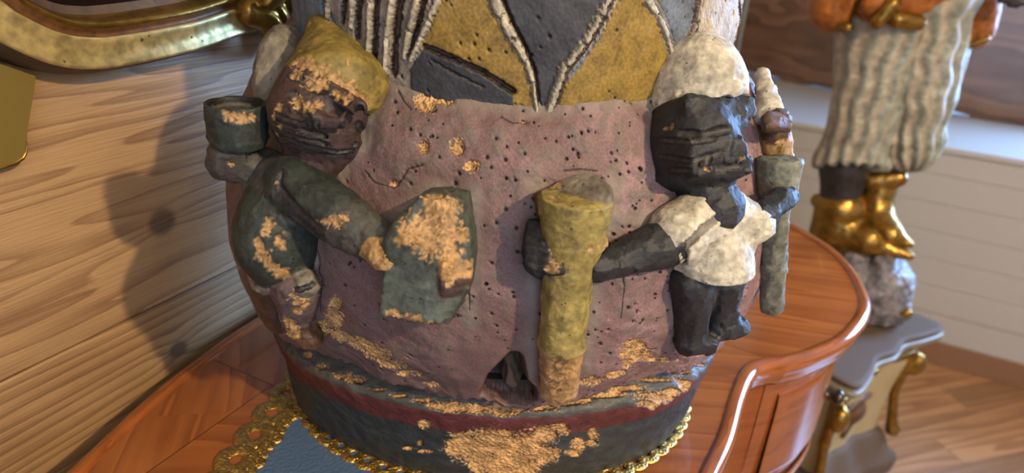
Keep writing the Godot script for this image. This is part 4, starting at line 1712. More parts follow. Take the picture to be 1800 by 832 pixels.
func build_table():
	var t := thing("console_table", "glossy red-brown console table with a scalloped veneered top under the carved bust", "table", Vector3(0, 0, -0.05))
	var path := table_outline()
	var out := outward(path)
	var inner := inset(path, out, 0.011)
	var y := TOP
	# veneer: three cross bands, each of mirrored leaves
	var z0 := -0.184
	var z1 := 0.088
	var gap := 0.0003
	var leaves := [
		[Rect2(-0.3, -0.8, 0.26, 0.8 + z0), Vector2(0.80, 0.60)], [Rect2(-0.04, -0.8, 0.5, 0.8 + z0), Vector2(0.96, -0.26)],
		[Rect2(-0.3, z0, 0.3, z1 - z0), Vector2(0.7, 0.7)], [Rect2(0.0, z0, 0.4, z1 - z0), Vector2(0.90, -0.43)],
		[Rect2(-0.3, z1, 0.14, 0.6), Vector2(0.62, 0.78)], [Rect2(-0.16, z1, 0.16, 0.6), Vector2(0.82, -0.57)], [Rect2(0.0, z1, 0.4, 0.6), Vector2(0.7, 0.7)]]
	for l in leaves:
		var r: Rect2 = l[0]
		var rect := PackedVector2Array([r.position + Vector2(gap, gap), Vector2(r.end.x - gap, r.position.y + gap), r.end - Vector2(gap, gap), Vector2(r.position.x + gap, r.end.y - gap)])
		for pl in Geometry2D.intersect_polygons(inner, rect):
			part("veneer_leaf", flat_poly(pl, y, l[1].normalized(), 1.3), M.veneer, t)
	part("top_core", flat_poly(inset(path, out, 0.006), y - 0.0012, Vector2(1, 0), 1.0), plain(Color(0.10, 0.035, 0.015), 0.5), t)
	var prof := PackedVector2Array()
	for q in [[-0.0125, -0.004], [-0.0125, 0.0], [-0.011, 0.0022], [-0.008, 0.0034], [-0.004, 0.0030], [-0.001, 0.0012], [0.0008, -0.002], [0.001, -0.007], [-0.0005, -0.012], [-0.003, -0.016], [-0.0035, -0.022], [-0.006, -0.027], [-0.02, -0.028]]:
		prof.append(Vector2(q[0], q[1]))
	var lifted := PackedVector3Array()
	for p in path:
		lifted.append(p + Vector3(0, y, 0))
	part("top_edge", fixed_sweep(lifted, out, prof, Vector2(5.0, 9.0)), M.edge, t)
	# apron and its moulded panel line
	var ap := PackedVector2Array([Vector2(-0.020, -0.027), Vector2(-0.021, -0.10), Vector2(-0.024, -0.20), Vector2(-0.030, -0.21)])
	part("apron", fixed_sweep(lifted, out, ap, Vector2(3, 3)), M.apron, t)
	var line := PackedVector2Array([Vector2(-0.021, -0.186), Vector2(-0.019, -0.190), Vector2(-0.019, -0.196), Vector2(-0.023, -0.200)])
	part("apron_bead", fixed_sweep(lifted, out, line, Vector2(20, 20)), M.edge, t)
	part("underside", flip(flat_poly(inset(path, out, 0.022), y - 0.19, Vector2(1, 0), 1.0)), plain(Color(0.14, 0.06, 0.03), 0.8), t)
	# raised panel on the far bulge of the apron
	var pts := PackedVector3Array()
	var on := PackedVector3Array()
	for i in path.size():
		if path[i].x > 0.222 and path[i].z < -0.20 and path[i].z > -0.46:
			pts.append(lifted[i])
			on.append(out[i])
	var pp := PackedVector2Array([Vector2(-0.022, -0.052), Vector2(-0.0185, -0.055), Vector2(-0.0175, -0.066), Vector2(-0.0180, -0.160), Vector2(-0.0195, -0.17), Vector2(-0.024, -0.172)])
	part("drawer_front", sweep_open(pts, on, pp, Vector2(6, 6)), M.apron, t)
	# knob, on the bulge
	var kp := on_x(1452, 694, 0.262)
	var kn := Vector3(0.96, 0, -0.1).normalized()
	part("knob", lathe(Vector3(0.2535, kp.y, kp.z), kn, [[0.0, 0.0001], [0.0, 0.009], [0.002, 0.009], [0.004, 0.005], [0.010, 0.0038], [0.015, 0.004], [0.018, 0.0085], [0.022, 0.010], [0.026, 0.0085], [0.028, 0.004], [0.0285, 0.0001]]), M.metal_dark, t)
	# legs
	for p in [Vector3(0.215, 0, -0.36), Vector3(0.215, 0, 0.26), Vector3(-0.20, 0, -0.44), Vector3(-0.12, 0, 0.33)]:
		var pr: Array = [[0.0, 0.018], [0.02, 0.022], [0.05, 0.017], [0.3, 0.021], [0.5, 0.028], [0.62, 0.034]]
		part("leg", lathe(p, Vector3.UP, pr, 12), M.apron, t)

func fixed_sweep(path: PackedVector3Array, out: PackedVector3Array, prof: PackedVector2Array, uvs: Vector2) -> ArrayMesh:
	var m := sweep(path, out, Vector3.UP, prof, true, true, uvs)
	return orient(m, path, out)

func sweep_open(path: PackedVector3Array, out: PackedVector3Array, prof: PackedVector2Array, uvs: Vector2) -> ArrayMesh:
	return orient(sweep(path, out, Vector3.UP, prof, false, true, uvs), path, out)

func orient(m: ArrayMesh, _path: PackedVector3Array, out: PackedVector3Array) -> ArrayMesh:
	# normals must lean outward on the whole
	var a := m.surface_get_arrays(0)
	var n: PackedVector3Array = a[Mesh.ARRAY_NORMAL]
	var k := n.size() / out.size()
	var s := 0.0
	for i in out.size():
		for j in k:
			s += n[mini(i * k + j, n.size() - 1)].dot(out[i]) + n[mini(i * k + j, n.size() - 1)].y * 0.2
	return flip(m) if s < 0.0 else m

# ------------------------------------------------------------------ blue mat with gold lace
func ring_mesh(c: Vector3, ax: Vector3, ay: Vector3, r0: float, r1: float, h: float, from := 0.0, to := TAU) -> ArrayMesh:
	var v := PackedVector3Array()
	var idx := PackedInt32Array()
	var n := 20
	for i in n + 1:
		var t := lerpf(from, to, float(i) / n)
		var d := ax * cos(t) + ay * sin(t)
		var bump := 1.0 + 0.25 * sin(t * 9.0)
		v.append(c + d * r0)
		v.append(c + d * lerpf(r0, r1, 0.15) + Vector3.UP * h * bump)
		v.append(c + d * lerpf(r0, r1, 0.5) + Vector3.UP * h * 1.25)
		v.append(c + d * lerpf(r0, r1, 0.88) + Vector3.UP * h * bump)
		v.append(c + d * r1)
	for i in n:
		for j in 4:
			var q := i * 5 + j
			idx.append_array(PackedInt32Array([q, q + 5, q + 1, q + 1, q + 5, q + 6]))
	var m := arrays_mesh(v, idx)
	var nn: PackedVector3Array = m.surface_get_arrays(0)[Mesh.ARRAY_NORMAL]
	return flip(m) if nn[2].y < 0.0 else m

func build_mat():
	var t := thing("table_mat", "blue cloth mat with a scalloped gold lace edge lying under the bust", "mat", Vector3(-0.05, TOP, 0.16))
	var a := on_y(548, 676, TOP)
	var b := on_y(432, 832, TOP)
	var d := (b - a).normalized()
	var side := Vector3(-d.z, 0, d.x)
	if side.dot(ER) < 0.0:
		side = -side
	var a1 := a - d * 0.05
	var b1 := b + d * 0.17
	var v := PackedVector3Array()
	var y := Vector3(0, 0.0009, 0)
	var w := 0.17
	var cloth := box_mesh(Vector3.ZERO, Vector3(1, 1, 1))
	var arr := cloth.surface_get_arrays(0)
	var cv: PackedVector3Array = arr[Mesh.ARRAY_VERTEX]
	var cn: PackedVector3Array = arr[Mesh.ARRAY_NORMAL]
	var bas := Basis(side * w, Vector3.UP * 0.0012, d * a1.distance_to(b1))
	var center := (a1 + b1) * 0.5 + side * (w * 0.5 + 0.002) + Vector3(0, 0.0007, 0)
	for i in cv.size():
		cv[i] = center + bas * cv[i]
		cn[i] = Basis(side, Vector3.UP, d) * cn[i]
	arr[Mesh.ARRAY_VERTEX] = cv
	arr[Mesh.ARRAY_NORMAL] = cn
	if bas.determinant() < 0.0:
		var ix: PackedInt32Array = arr[Mesh.ARRAY_INDEX]
		for q in range(0, ix.size(), 3):
			var s := ix[q]
			ix[q] = ix[q + 1]
			ix[q + 1] = s
		arr[Mesh.ARRAY_INDEX] = ix
	var cm := ArrayMesh.new()
	cm.add_surface_from_arrays(Mesh.PRIMITIVE_TRIANGLES, arr)
	part("cloth", cm, M.blue, t)
	# scallops along the left edge, each an open ring, and the braid they hang from
	var step := 0.0265
	var n := int(a1.distance_to(b1) / step)
	for i in n:
		var c := a1 + d * (step * (i + 0.5)) - side * 0.013 + y
		part("lace_scallop", ring_mesh(c, d * 1.0, side * 0.95, 0.0048, 0.0158, 0.0014), M.lace, t)
		for k in 3:
			var e := a1 + d * (step * (i + 0.17 + 0.33 * k)) + side * (0.0035 if k == 1 else 0.001) + y
			part("lace_braid", ring_mesh(e, d, side, 0.0001, 0.0062 if k == 1 else 0.0068, 0.0016), M.lace, t)
	# the lace that follows the plinth round
	var q := thing("lace_doily", "round gold lace doily peeping out from under the black plinth of the bust", "doily", Vector3(0, TOP, 0))
	for i in 44:
		var t0 := -1.9 + 3.8 * i / 43.0
		if absf(t0) > 1.75:
			continue
		var c := ER * (0.160 * sin(t0)) + EC * (-0.018 + 0.128 * cos(t0)) + Vector3(0, TOP + 0.0015, 0)
		var o := (ER * sin(t0) + EC * cos(t0)).normalized()
		part("lace_scallop", ring_mesh(c, o, o.cross(Vector3.UP), 0.0024, 0.0098, 0.0013), M.lace, q)
		if i % 2 == 0:
			var c2 := c - o * 0.012
			part("lace_braid", ring_mesh(c2, o, o.cross(Vector3.UP), 0.0001, 0.010, 0.0011), M.lace, q)

# ------------------------------------------------------------------ gilt mirror on the plank wall
func build_mirror():
	var t := thing("mirror_frame", "curved gilt mirror frame hanging on the wooden plank wall", "mirror", Vector3(WALLX, 1.07, 0.1))
	var px := [[-120, 46], [-60, 80], [0, 107], [40, 120], [80, 127], [120, 128], [160, 124.5], [231, 111], [310, 92], [379, 68], [434, 56], [470, 48]]
	var pts: Array = []
	for p in px:
		var q := on_x(p[0], p[1], WALLX)
		pts.append(Vector3(WALLX, q.y, q.z))
	var left: Vector3 = pts[0]
	var right: Vector3 = pts[pts.size() - 1]
	# the rest of the frame closes above and beside the picture
	pts.append(right + Vector3(0, 0.02, -0.022))
	pts.append(right + Vector3(0, 0.10, -0.035))
	pts.append(right + Vector3(0, 0.35, -0.02))
	pts.append(Vector3(WALLX, right.y + 0.55, (left.z + right.z) * 0.5))
	pts.append(Vector3(WALLX, right.y + 0.35, left.z + 0.05))
	pts.append(Vector3(WALLX, right.y + 0.12, left.z + 0.055))
	pts.append(Vector3(WALLX, left.y + 0.015, left.z + 0.035))
	var path := spline(pts, 10, true)
	var n := path.size()
	var out := PackedVector3Array()
	var mid := Vector3.ZERO
	for p in path:
		mid += p
	mid /= n
	for i in n:
		var d := (path[(i + 1) % n] - path[(i - 1 + n) % n]).normalized()
		out.append(Vector3(0, d.z, -d.y))
	if out[n / 2].dot(path[n / 2] - mid) < 0.0:
		for i in n:
			out[i] = -out[i]
	var mk := func(called: String, prof: Array, m: Material):
		var pv := PackedVector2Array()
		for q in prof:
			pv.append(Vector2(q[0], q[1]))
		var s := sweep(path, out, Vector3.RIGHT, pv, true, true)
		var nn: PackedVector3Array = s.surface_get_arrays(0)[Mesh.ARRAY_NORMAL]
		var sum := 0.0
		for q in nn:
			sum += q.x
		for i in n:
			sum += nn[mini(i * pv.size(), nn.size() - 1)].dot(out[i]) * 0.5
		part(called, flip(s) if sum < 0.0 else s, m, t)
	mk.call("frame_side", [[0.0, 0.0], [-0.0005, 0.010], [-0.003, 0.020], [-0.0065, 0.0285]], M.frame_side)
	mk.call("gilt_moulding", [[-0.0065, 0.0285], [-0.0072, 0.0305], [-0.0090, 0.0312], [-0.0125, 0.0292], [-0.018, 0.0284], [-0.0225, 0.0296], [-0.0255, 0.0310], [-0.0268, 0.0290]], M.gold)
	mk.call("worn_hollow", [[-0.0268, 0.0290], [-0.0285, 0.0272], [-0.0305, 0.0285], [-0.0325, 0.0292]], M.worn)
	mk.call("gilt_bead", [[-0.0325, 0.0292], [-0.0345, 0.0302], [-0.0365, 0.0285], [-0.0385, 0.022], [-0.0395, 0.0165]], M.gilt)
	mk.call("inner_slip", [[-0.0395, 0.0165], [-0.045, 0.0125]], M.frame_side)
	var gv := PackedVector3Array()
	var gi := PackedInt32Array()
	var pl := PackedVector2Array()
	for i in n:
		pl.append(Vector2(path[i].z, path[i].y))
	pl = Geometry2D.offset_polygon(pl, -0.043, Geometry2D.JOIN_ROUND)[0]
	for q in pl:
		gv.append(Vector3(WALLX + 0.0128, q.y, q.x))
	var tri := Geometry2D.triangulate_polygon(pl)
	for k in range(0, tri.size(), 3):
		var nn := (gv[tri[k + 2]] - gv[tri[k]]).cross(gv[tri[k + 1]] - gv[tri[k]])
		if nn.x > 0.0:
			gi.append_array(PackedInt32Array([tri[k], tri[k + 1], tri[k + 2]]))
		else:
			gi.append_array(PackedInt32Array([tri[k], tri[k + 2], tri[k + 1]]))
	part("mirror_glass", arrays_mesh(gv, gi), M.glass_dark, t)
	# scrolled leaf at the corner
	var f := Field.new()
	var W := func(u: float, v: float, off: float) -> Vector3: return on_x(u, v, WALLX + off)
	f.cap(W.call(440, 20, 0.034), W.call(478, 28, 0.040), 0.012, 0.013, 0, 0.004)
	f.cap(W.call(478, 28, 0.040), W.call(496, 60, 0.034), 0.012, 0.009, 0, 0.004)
	f.ball(W.call(482, 58, 0.038), Vector3(0.010, 0.013, 0.012), Basis(), 0, 0.004)
	f.cap(W.call(476, 80, 0.030), W.call(492, 90, 0.024), 0.0075, 0.0050, 0, 0.003)
	f.cap(W.call(500, 40, 0.034), W.call(505, -40, 0.038), 0.010, 0.012, 0, 0.004)
	f.cap(W.call(470, 10, 0.046), W.call(500, -40, 0.052), 0.008, 0.012, 0, 0.002)
	f.cap(W.call(520, 20, 0.030), W.call(526, -40, 0.036), 0.012, 0.014, 0, 0.003)
	f.cap(W.call(512, 60, 0.022), W.call(500, 84, 0.020), 0.012, 0.008, 0, 0.003)
	groove(f, [[452, 14], [490, 20], [506, 60]], 0.0022, 0, 0.3, 0.003)
	groove(f, [[500, -30], [508, 20], [510, 50]], 0.0022, 0, 0.3, 0.003)
	var lf := f.mesh(0.002, func(_p, _n, _c, _k): return [Color.WHITE, 0.0])
	part("scrolled_leaf", lf, M.gilt, t)
	# plate that hangs below on the left
	var outline := [[-150, 60], [-60, 84], [0, 112], [40, 126], [63, 134], [60, 160], [54, 195], [48, 230], [47, 262], [44, 275], [30, 286], [0, 296], [-70, 318], [-150, 340]]
	var front := PackedVector3Array()
	var flat := PackedVector2Array()
	for p in outline:
		var q := on_x(p[0], p[1], WALLX + 0.012)
		front.append(q)
		flat.append(Vector2(q.z, q.y))
	var pv := PackedVector3Array()
	var pi := PackedInt32Array()
	var tt := Geometry2D.triangulate_polygon(flat)
	for q in front:
		pv.append(q)
	for k in range(0, tt.size(), 3):
		var nn := (pv[tt[k + 2]] - pv[tt[k]]).cross(pv[tt[k + 1]] - pv[tt[k]])
		pi.append_array(PackedInt32Array([tt[k], tt[k + 1], tt[k + 2]] if nn.x > 0.0 else [tt[k], tt[k + 2], tt[k + 1]]))
	var m := front.size()
	for i in m:
		var base := pv.size()
		var a := front[i]
		var b := front[(i + 1) % m]
		pv.append_array(PackedVector3Array([a, b, a - Vector3(0.0115, 0, 0), b - Vector3(0.0115, 0, 0)]))
		pi.append_array(PackedInt32Array([base, base + 1, base + 2, base + 1, base + 3, base + 2]))
	part("hanging_plate", arrays_mesh(pv, pi, null, null, false), M.plate, t).set_meta("label", "flat olive-gold plate below the frame")
	var rim := PackedVector3Array()
	var ro := PackedVector3Array()
	for p in [[47, 250], [46, 268], [41, 278], [28, 287], [0, 296], [-70, 318], [-150, 340]]:
		rim.append(on_x(p[0], p[1], WALLX + 0.012))
		ro.append(Vector3(0, -1, -0.3).normalized())
	part("plate_rim", sweep(rim, ro, Vector3.RIGHT, PackedVector2Array([Vector2(-0.0012, 0.0), Vector2(-0.0004, 0.0010), Vector2(0.0008, 0.0006), Vector2(0.0012, -0.001)]), false), M.gilt, t)

# ------------------------------------------------------------------ second figure on its pedestal
const SZ := -1.15
func S(u: float, v: float, off := 0.0) -> Vector3:
	return on_z(u, v, SZ) - ray(u, v) * off

func ring_mesh_xz(pts: PackedVector3Array, centre: Vector3, rows: Array) -> ArrayMesh:    # rows of [y, scale]
	var v := PackedVector3Array()
	var idx := PackedInt32Array()
	var n := pts.size()
	for r in rows:
		for p in pts:
			v.append(centre + Vector3(p.x * r[1], r[0], p.z * r[1]))
	var top := v.size()
	v.append(centre + Vector3(0, rows[rows.size() - 1][0], 0))
	for j in rows.size() - 1:
		for i in n:
			var q := j * n + i
			var s := j * n + (i + 1) % n
			idx.append_array(PackedInt32Array([q, q + n, s, s, q + n, s + n]))
	for i in n:
		idx.append_array(PackedInt32Array([(rows.size() - 1) * n + i, top, (rows.size() - 1) * n + (i + 1) % n]))
	var m := arrays_mesh(v, idx)
	var nn: PackedVector3Array = m.surface_get_arrays(0)[Mesh.ARRAY_NORMAL]
	return flip(m) if nn[top].y < 0.0 else m

func build_pedestal():
	var c := Vector3(0.262, 0, -1.085)
	var t := thing("pedestal", "cream and gilt carved pedestal with a grey serpentine top behind the table", "pedestal", c)
	var yaw := Basis(Vector3.UP, deg_to_rad(-24.0))
	var loop: Array = []
	for p in [[-0.155, 0.185], [-0.10, 0.20], [-0.05, 0.185], [0.0, 0.20], [0.05, 0.185], [0.10, 0.20], [0.165, 0.195], [0.158, 0.12], [0.142, 0.06], [0.152, 0.0], [0.142, -0.06], [0.158, -0.12], [0.165, -0.195], [0.10, -0.20], [0.0, -0.195], [-0.10, -0.20], [-0.165, -0.195], [-0.15, -0.10], [-0.15, 0.0], [-0.15, 0.10]]:
		loop.append(yaw * Vector3(p[0], 0, p[1]))
	var pts := spline(loop, 4, true)
	var grey := plain(Color(0.36, 0.29, 0.225), 0.65)
	grey.metallic_specular = 0.3
	var edge := plain(Color(0.47, 0.42, 0.34), 0.4)
	var cream := plain(Color(0.63, 0.54, 0.36), 0.5)
	part("top_slab", ring_mesh_xz(pts, c, [[0.385, 0.94], [0.398, 0.985], [0.402, 0.975], [0.4025, 0.90]]), grey, t)
	part("top_moulding", ring_mesh_xz(pts, c, [[0.345, 0.80], [0.352, 0.86], [0.360, 0.88], [0.366, 0.95], [0.376, 1.0], [0.384, 1.01], [0.390, 0.99]]), edge, t)
	part("cream_body", ring_mesh_xz(pts, c, [[0.08, 0.74], [0.14, 0.70], [0.24, 0.73], [0.31, 0.79], [0.35, 0.80]]), cream, t)
	part("gilt_collar", ring_mesh_xz(pts, c, [[0.322, 0.80], [0.326, 0.83], [0.338, 0.835], [0.342, 0.81]]), M.gilt, t)
	part("foot_moulding", ring_mesh_xz(pts, c, [[0.0, 0.98], [0.03, 1.0], [0.045, 0.97], [0.055, 0.90], [0.085, 0.84], [0.11, 0.78], [0.125, 0.71]]), grey, t)
	for k in [[0.155, 0.185], [0.155, -0.185], [-0.15, 0.18], [-0.15, -0.18]]:
		var f := Field.new()
		var p := c + yaw * Vector3(k[0] * 0.78, 0, k[1] * 0.80)
		var o := (yaw * Vector3(signf(k[0]), 0, signf(k[1]))).normalized()
		f.cap(p + Vector3(0, 0.325, 0) + o * 0.01, p + Vector3(0, 0.22, 0) + o * 0.004, 0.016, 0.010, 0, 0.01)
		f.cap(p + Vector3(0, 0.22, 0) + o * 0.004, p + Vector3(0, 0.13, 0) + o * 0.024, 0.009, 0.013, 0, 0.01)
		f.ball(p + Vector3(0, 0.115, 0) + o * 0.03, Vector3.ONE * 0.017, Basis(), 0, 0.006)
		f.ball(p + Vector3(0, 0.30, 0) + o * 0.03, Vector3(0.02, 0.03, 0.02), Basis(), 0, 0.006)
		part("gilt_scroll", f.mesh(0.004, func(_p, _n, _c, _k): return [Color.WHITE, 0.0]), M.gilt, t)
	for s in [1.0, -1.0]:
		var f := Field.new()
		var p := c + yaw * Vector3(0.145 * 0.74 * s, 0.22, 0.0)
		f.ball(p, Vector3(0.02, 0.028, 0.035), yaw, 0, 0.01)
		f.cap(p + Vector3(0, 0.03, 0), p + yaw * Vector3(0, 0.02, 0.06), 0.010, 0.006, 0, 0.006)
		f.cap(p + Vector3(0, 0.03, 0), p + yaw * Vector3(0, 0.02, -0.06), 0.010, 0.006, 0, 0.006)
		f.cap(p, p + yaw * Vector3(0, -0.06, 0.02), 0.012, 0.006, 0, 0.006)
		part("carved_rosette", f.mesh(0.004, func(_p, _n, _c, _k): return [Color.WHITE, 0.0]), M.worn, t)

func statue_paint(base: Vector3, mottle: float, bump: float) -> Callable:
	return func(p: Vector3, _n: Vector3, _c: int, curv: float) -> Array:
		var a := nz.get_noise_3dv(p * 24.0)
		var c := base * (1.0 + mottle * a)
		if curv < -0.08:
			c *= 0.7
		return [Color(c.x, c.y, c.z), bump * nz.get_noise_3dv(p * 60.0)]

func build_statue():
	var t := thing("carved_statue", "carved painted figure in striped breeches and gold shoes standing on the pedestal", "statue", Vector3(0.26, 0.4025, SZ))
	# legs and hips in one skin
	var f := Field.new()
	f.cap(S(1475, 372), S(1484, 290), 0.040, 0.046, 0, 0.01)
	f.cap(S(1484, 290), S(1556, 60), 0.045, 0.060, 0, 0.02)
	f.cap(S(1556, 296, -0.04), S(1580, 250, -0.04), 0.034, 0.040, 0, 0.01)
	f.cap(S(1580, 250, -0.04), S(1624, 60, -0.02), 0.040, 0.055, 0, 0.02)
	f.cap(S(1600, 20), S(1600, -160), 0.07, 0.09, 0, 0.03)
	f.cap(S(1604, -180), S(1608, -260), 0.075, 0.04, 0, 0.03)
	f.ball(S(1610, -330), Vector3(0.06, 0.08, 0.065), Basis(), 0, 0.01)
	# arm and hand reaching down on the right
	f.cap(S(1690, -190), S(1780, -110, 0.03), 0.035, 0.03, 0, 0.01)
	f.cap(S(1780, -110, 0.03), S(1800, -40, 0.06), 0.028, 0.018, 0, 0.01)
	for k in [[1768, -12, 1758, 3], [1778, -14, 1774, 9], [1788, -14, 1788, 11], [1797, -14, 1800, 7]]:
		f.cap(S(1796, -42, 0.06), S(k[0], k[1], 0.07), 0.011, 0.007, 0, 0.004)
		f.cap(S(k[0], k[1], 0.07), S(k[2], k[3], 0.075), 0.007, 0.006, 0, 0.002)
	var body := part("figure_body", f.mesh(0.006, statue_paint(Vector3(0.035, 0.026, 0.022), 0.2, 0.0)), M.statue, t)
	# breeches: wavy ribs in beige and sage
	var g := Field.new()
	g.cap(S(1498, 284), S(1520, 200, 0.01), 0.068, 0.062, 0, 0.012)
	g.cap(S(1520, 200, 0.01), S(1556, 40, 0.0), 0.062, 0.086, 0, 0.012)
	g.cap(S(1606, 236, -0.02), S(1617, 170, -0.01), 0.050, 0.061, 0, 0.008)
	g.cap(S(1617, 170, -0.01), S(1636, 20, -0.02), 0.061, 0.080, 0, 0.008)
	g.cap(S(1556, 30), S(1640, -30), 0.09, 0.09, 0, 0.01)
	g.cap(S(1497, 290), S(1497, 298), 0.074, 0.071, 0, 0.006)
	g.cap(S(1602, 244, -0.02), S(1601, 254, -0.02), 0.058, 0.054, 0, 0.006)
	g.cut(S(1495, 297), (RDN * 1.0 - RX * 0.12).normalized(), 0.004)
	var n0 := (RDN - RX * 0.1).normalized()
	var ax0 := S(1500, 282)
	var bx0 := S(1562, 50)
	var ax1 := S(1604, 240, -0.03)
	var bx1 := S(1630, 40, -0.02)
	var stripes := func(p: Vector3, n: Vector3, _c: int, _k: float) -> Array:
		var near0 := _axis_distance(p, ax0, bx0)
		var near1 := _axis_distance(p, ax1, bx1)
		var a := ax0 if near0 < near1 else ax1
		var b := bx0 if near0 < near1 else bx1
		var h := clampf((p - a).dot(b - a) / (b - a).length_squared(), -0.1, 1.1)
		var q := p - a.lerp(b, h)
		var ang := atan2(q.dot(RX), -q.dot(RF))
		var w := ang * 15.0 + 0.8 * sin(h * 19.0 + ang * 1.3) + 0.9 * nz.get_noise_3dv(p * 6.0)
		var s := 0.5 + 0.5 * sin(w)
		var beige := Vector3(0.47, 0.385, 0.265)
		var sage := Vector3(0.345, 0.35, 0.265)
		var c := beige.lerp(sage, smoothstep(0.25, 0.75, 0.5 + 0.5 * sin(w + 1.2)))
		c *= 0.88 + 0.2 * s + 0.12 * nz.get_noise_3dv(p * 40.0)
		var amp := 0.0050 + 0.004 * smoothstep(0.12, -0.02, h)
		return [Color(c.x, c.y, c.z), amp * (s - 0.5)]
	part("striped_breeches", g.mesh(0.0032, stripes), M.statue, body).set_meta("label", "beige and sage breeches with wavy ribs")
	# shoes
	var s := Field.new()
	s.cap(S(1466, 408), S(1478, 366), 0.050, 0.052, 0, 0.01)
	s.cap(S(1472, 408, 0.01), S(1524, 420, 0.03), 0.044, 0.034, 0, 0.012)
	s.cap(S(1524, 424, 0.03), S(1598, 450, 0.04), 0.030, 0.010, 0, 0.012)
	s.cap(S(1436, 352), S(1470, 366, 0.03), 0.014, 0.020, 0, 0.008)
	part("gold_shoe", s.mesh(0.004, func(_p, _n, _c, _k): return [Color.WHITE, 0.0012 * nz.get_noise_3dv(_p * 50.0)]), M.gilt, t)
	s = Field.new()
	s.cap(S(1548, 320, -0.03), S(1536, 376, -0.02), 0.034, 0.036, 0, 0.01)
	s.cap(S(1536, 372, -0.02), S(1562, 412, 0.02), 0.036, 0.030, 0, 0.012)
	s.cap(S(1562, 412, 0.02), S(1600, 430, 0.03), 0.026, 0.008, 0, 0.01)
	s.cap(S(1530, 316, -0.01), S(1578, 312, -0.02), 0.018, 0.020, 0, 0.008)
	part("gold_shoe", s.mesh(0.004, func(_p, _n, _c, _k): return [Color.WHITE, 0.0012 * nz.get_noise_3dv(_p * 50.0)]), M.gilt, t)
	# orange coat with gilt hem
	var o := Field.new()
	o.cap(S(1470, 8, 0.05), S(1540, -60, 0.03), 0.052, 0.085, 0, 0.02)
	o.cap(S(1540, -10, 0.08), S(1600, -60, 0.05), 0.048, 0.09, 0, 0.02)
	o.cap(S(1600, -8, 0.07), S(1630, -70, 0.03), 0.040, 0.09, 0, 0.02)
	o.cap(S(1714, 62, -0.02), S(1712, -20, -0.01), 0.026, 0.046, 0, 0.012)
	o.cap(S(1724, 48, -0.02), S(1728, -10, -0.01), 0.026, 0.032, 0, 0.01)
	o.cap(S(1610, -60, 0.0), S(1610, -180, 0.0), 0.105, 0.10, 0, 0.03)
	groove(o, [[1500, 40], [1516, -20]], 0.008, 0, 0.3, 0.006)
	groove(o, [[1716, 70], [1712, 0]], 0.006, 0, 0.3, 0.006)
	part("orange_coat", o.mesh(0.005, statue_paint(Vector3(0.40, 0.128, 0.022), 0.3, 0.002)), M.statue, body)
	for hem in [[1452, 34, 0.06, 1490, 48, 0.09, 0.012], [1545, 36, 0.12, 1568, 6, 0.12, 0.015], [1576, 34, 0.11, 1614, 40, 0.09, 0.016], [1700, 80, 0.0, 1734, 68, 0.0, 0.008]]:
		var h := Field.new()
		h.cap(S(hem[0], hem[1], hem[2]), S(hem[3], hem[4], hem[5]), hem[6], hem[6] * 0.9, 0, 0.006)
		part("gilt_hem", h.mesh(0.004, func(_p, _n, _c, _k): return [Color.WHITE, 0.0015 * nz.get_noise_3dv(_p * 40.0)]), M.gilt, body)
	# rocky ground
	var r := Field.new()
	r.cap(S(1470, 480, -0.02), S(1540, 500, 0.0), 0.075, 0.070, 0, 0.02)
	r.cap(S(1540, 470, -0.04), S(1570, 500, -0.02), 0.055, 0.04, 0, 0.02)
	r.cap(S(1500, 560, 0.0), S(1570, 545, 0.02), 0.06, 0.034, 0, 0.02)
	r.cap(S(1560, 500, 0.02), S(1594, 496, 0.03), 0.022, 0.010, 0, 0.008)
	r.cap(S(1560, 548, 0.03), S(1592, 550, 0.04), 0.022, 0.011, 0, 0.008)
	r.cap(S(1440, 560, -0.02), S(1500, 585, 0.0), 0.06, 0.05, 0, 0.02)
	for k in 14:
		rng.seed = 400 + k
		r.cap(S(1470 + rng.randf() * 90, 440 + rng.randf() * 110, 0.02 + rng.randf() * 0.03), S(1480 + rng.randf() * 100, 450 + rng.randf() * 110, 0.03), 0.022, 0.014, 0, 0.008)
	r.cut(Vector3(0, 0.4065, 0), Vector3.DOWN, 0.002)
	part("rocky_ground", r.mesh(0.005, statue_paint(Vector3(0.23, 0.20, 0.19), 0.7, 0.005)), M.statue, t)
	var tips := Field.new()
	tips.ball(S(1594, 550, 0.045), Vector3(0.012, 0.010, 0.010), Basis(), 0)
	tips.cap(S(1568, 553, 0.04), S(1592, 550, 0.045), 0.014, 0.011, 0)
	part("gilt_leaf_tip", tips.mesh(0.004, func(_p, _n, _c, _k): return [Color.WHITE, 0.0]), M.gilt, t)

func _axis_distance(p: Vector3, a: Vector3, b: Vector3) -> float:
	var h := clampf((p - a).dot(b - a) / (b - a).length_squared(), 0.0, 1.0)
	return (p - a.lerp(b, h)).length()

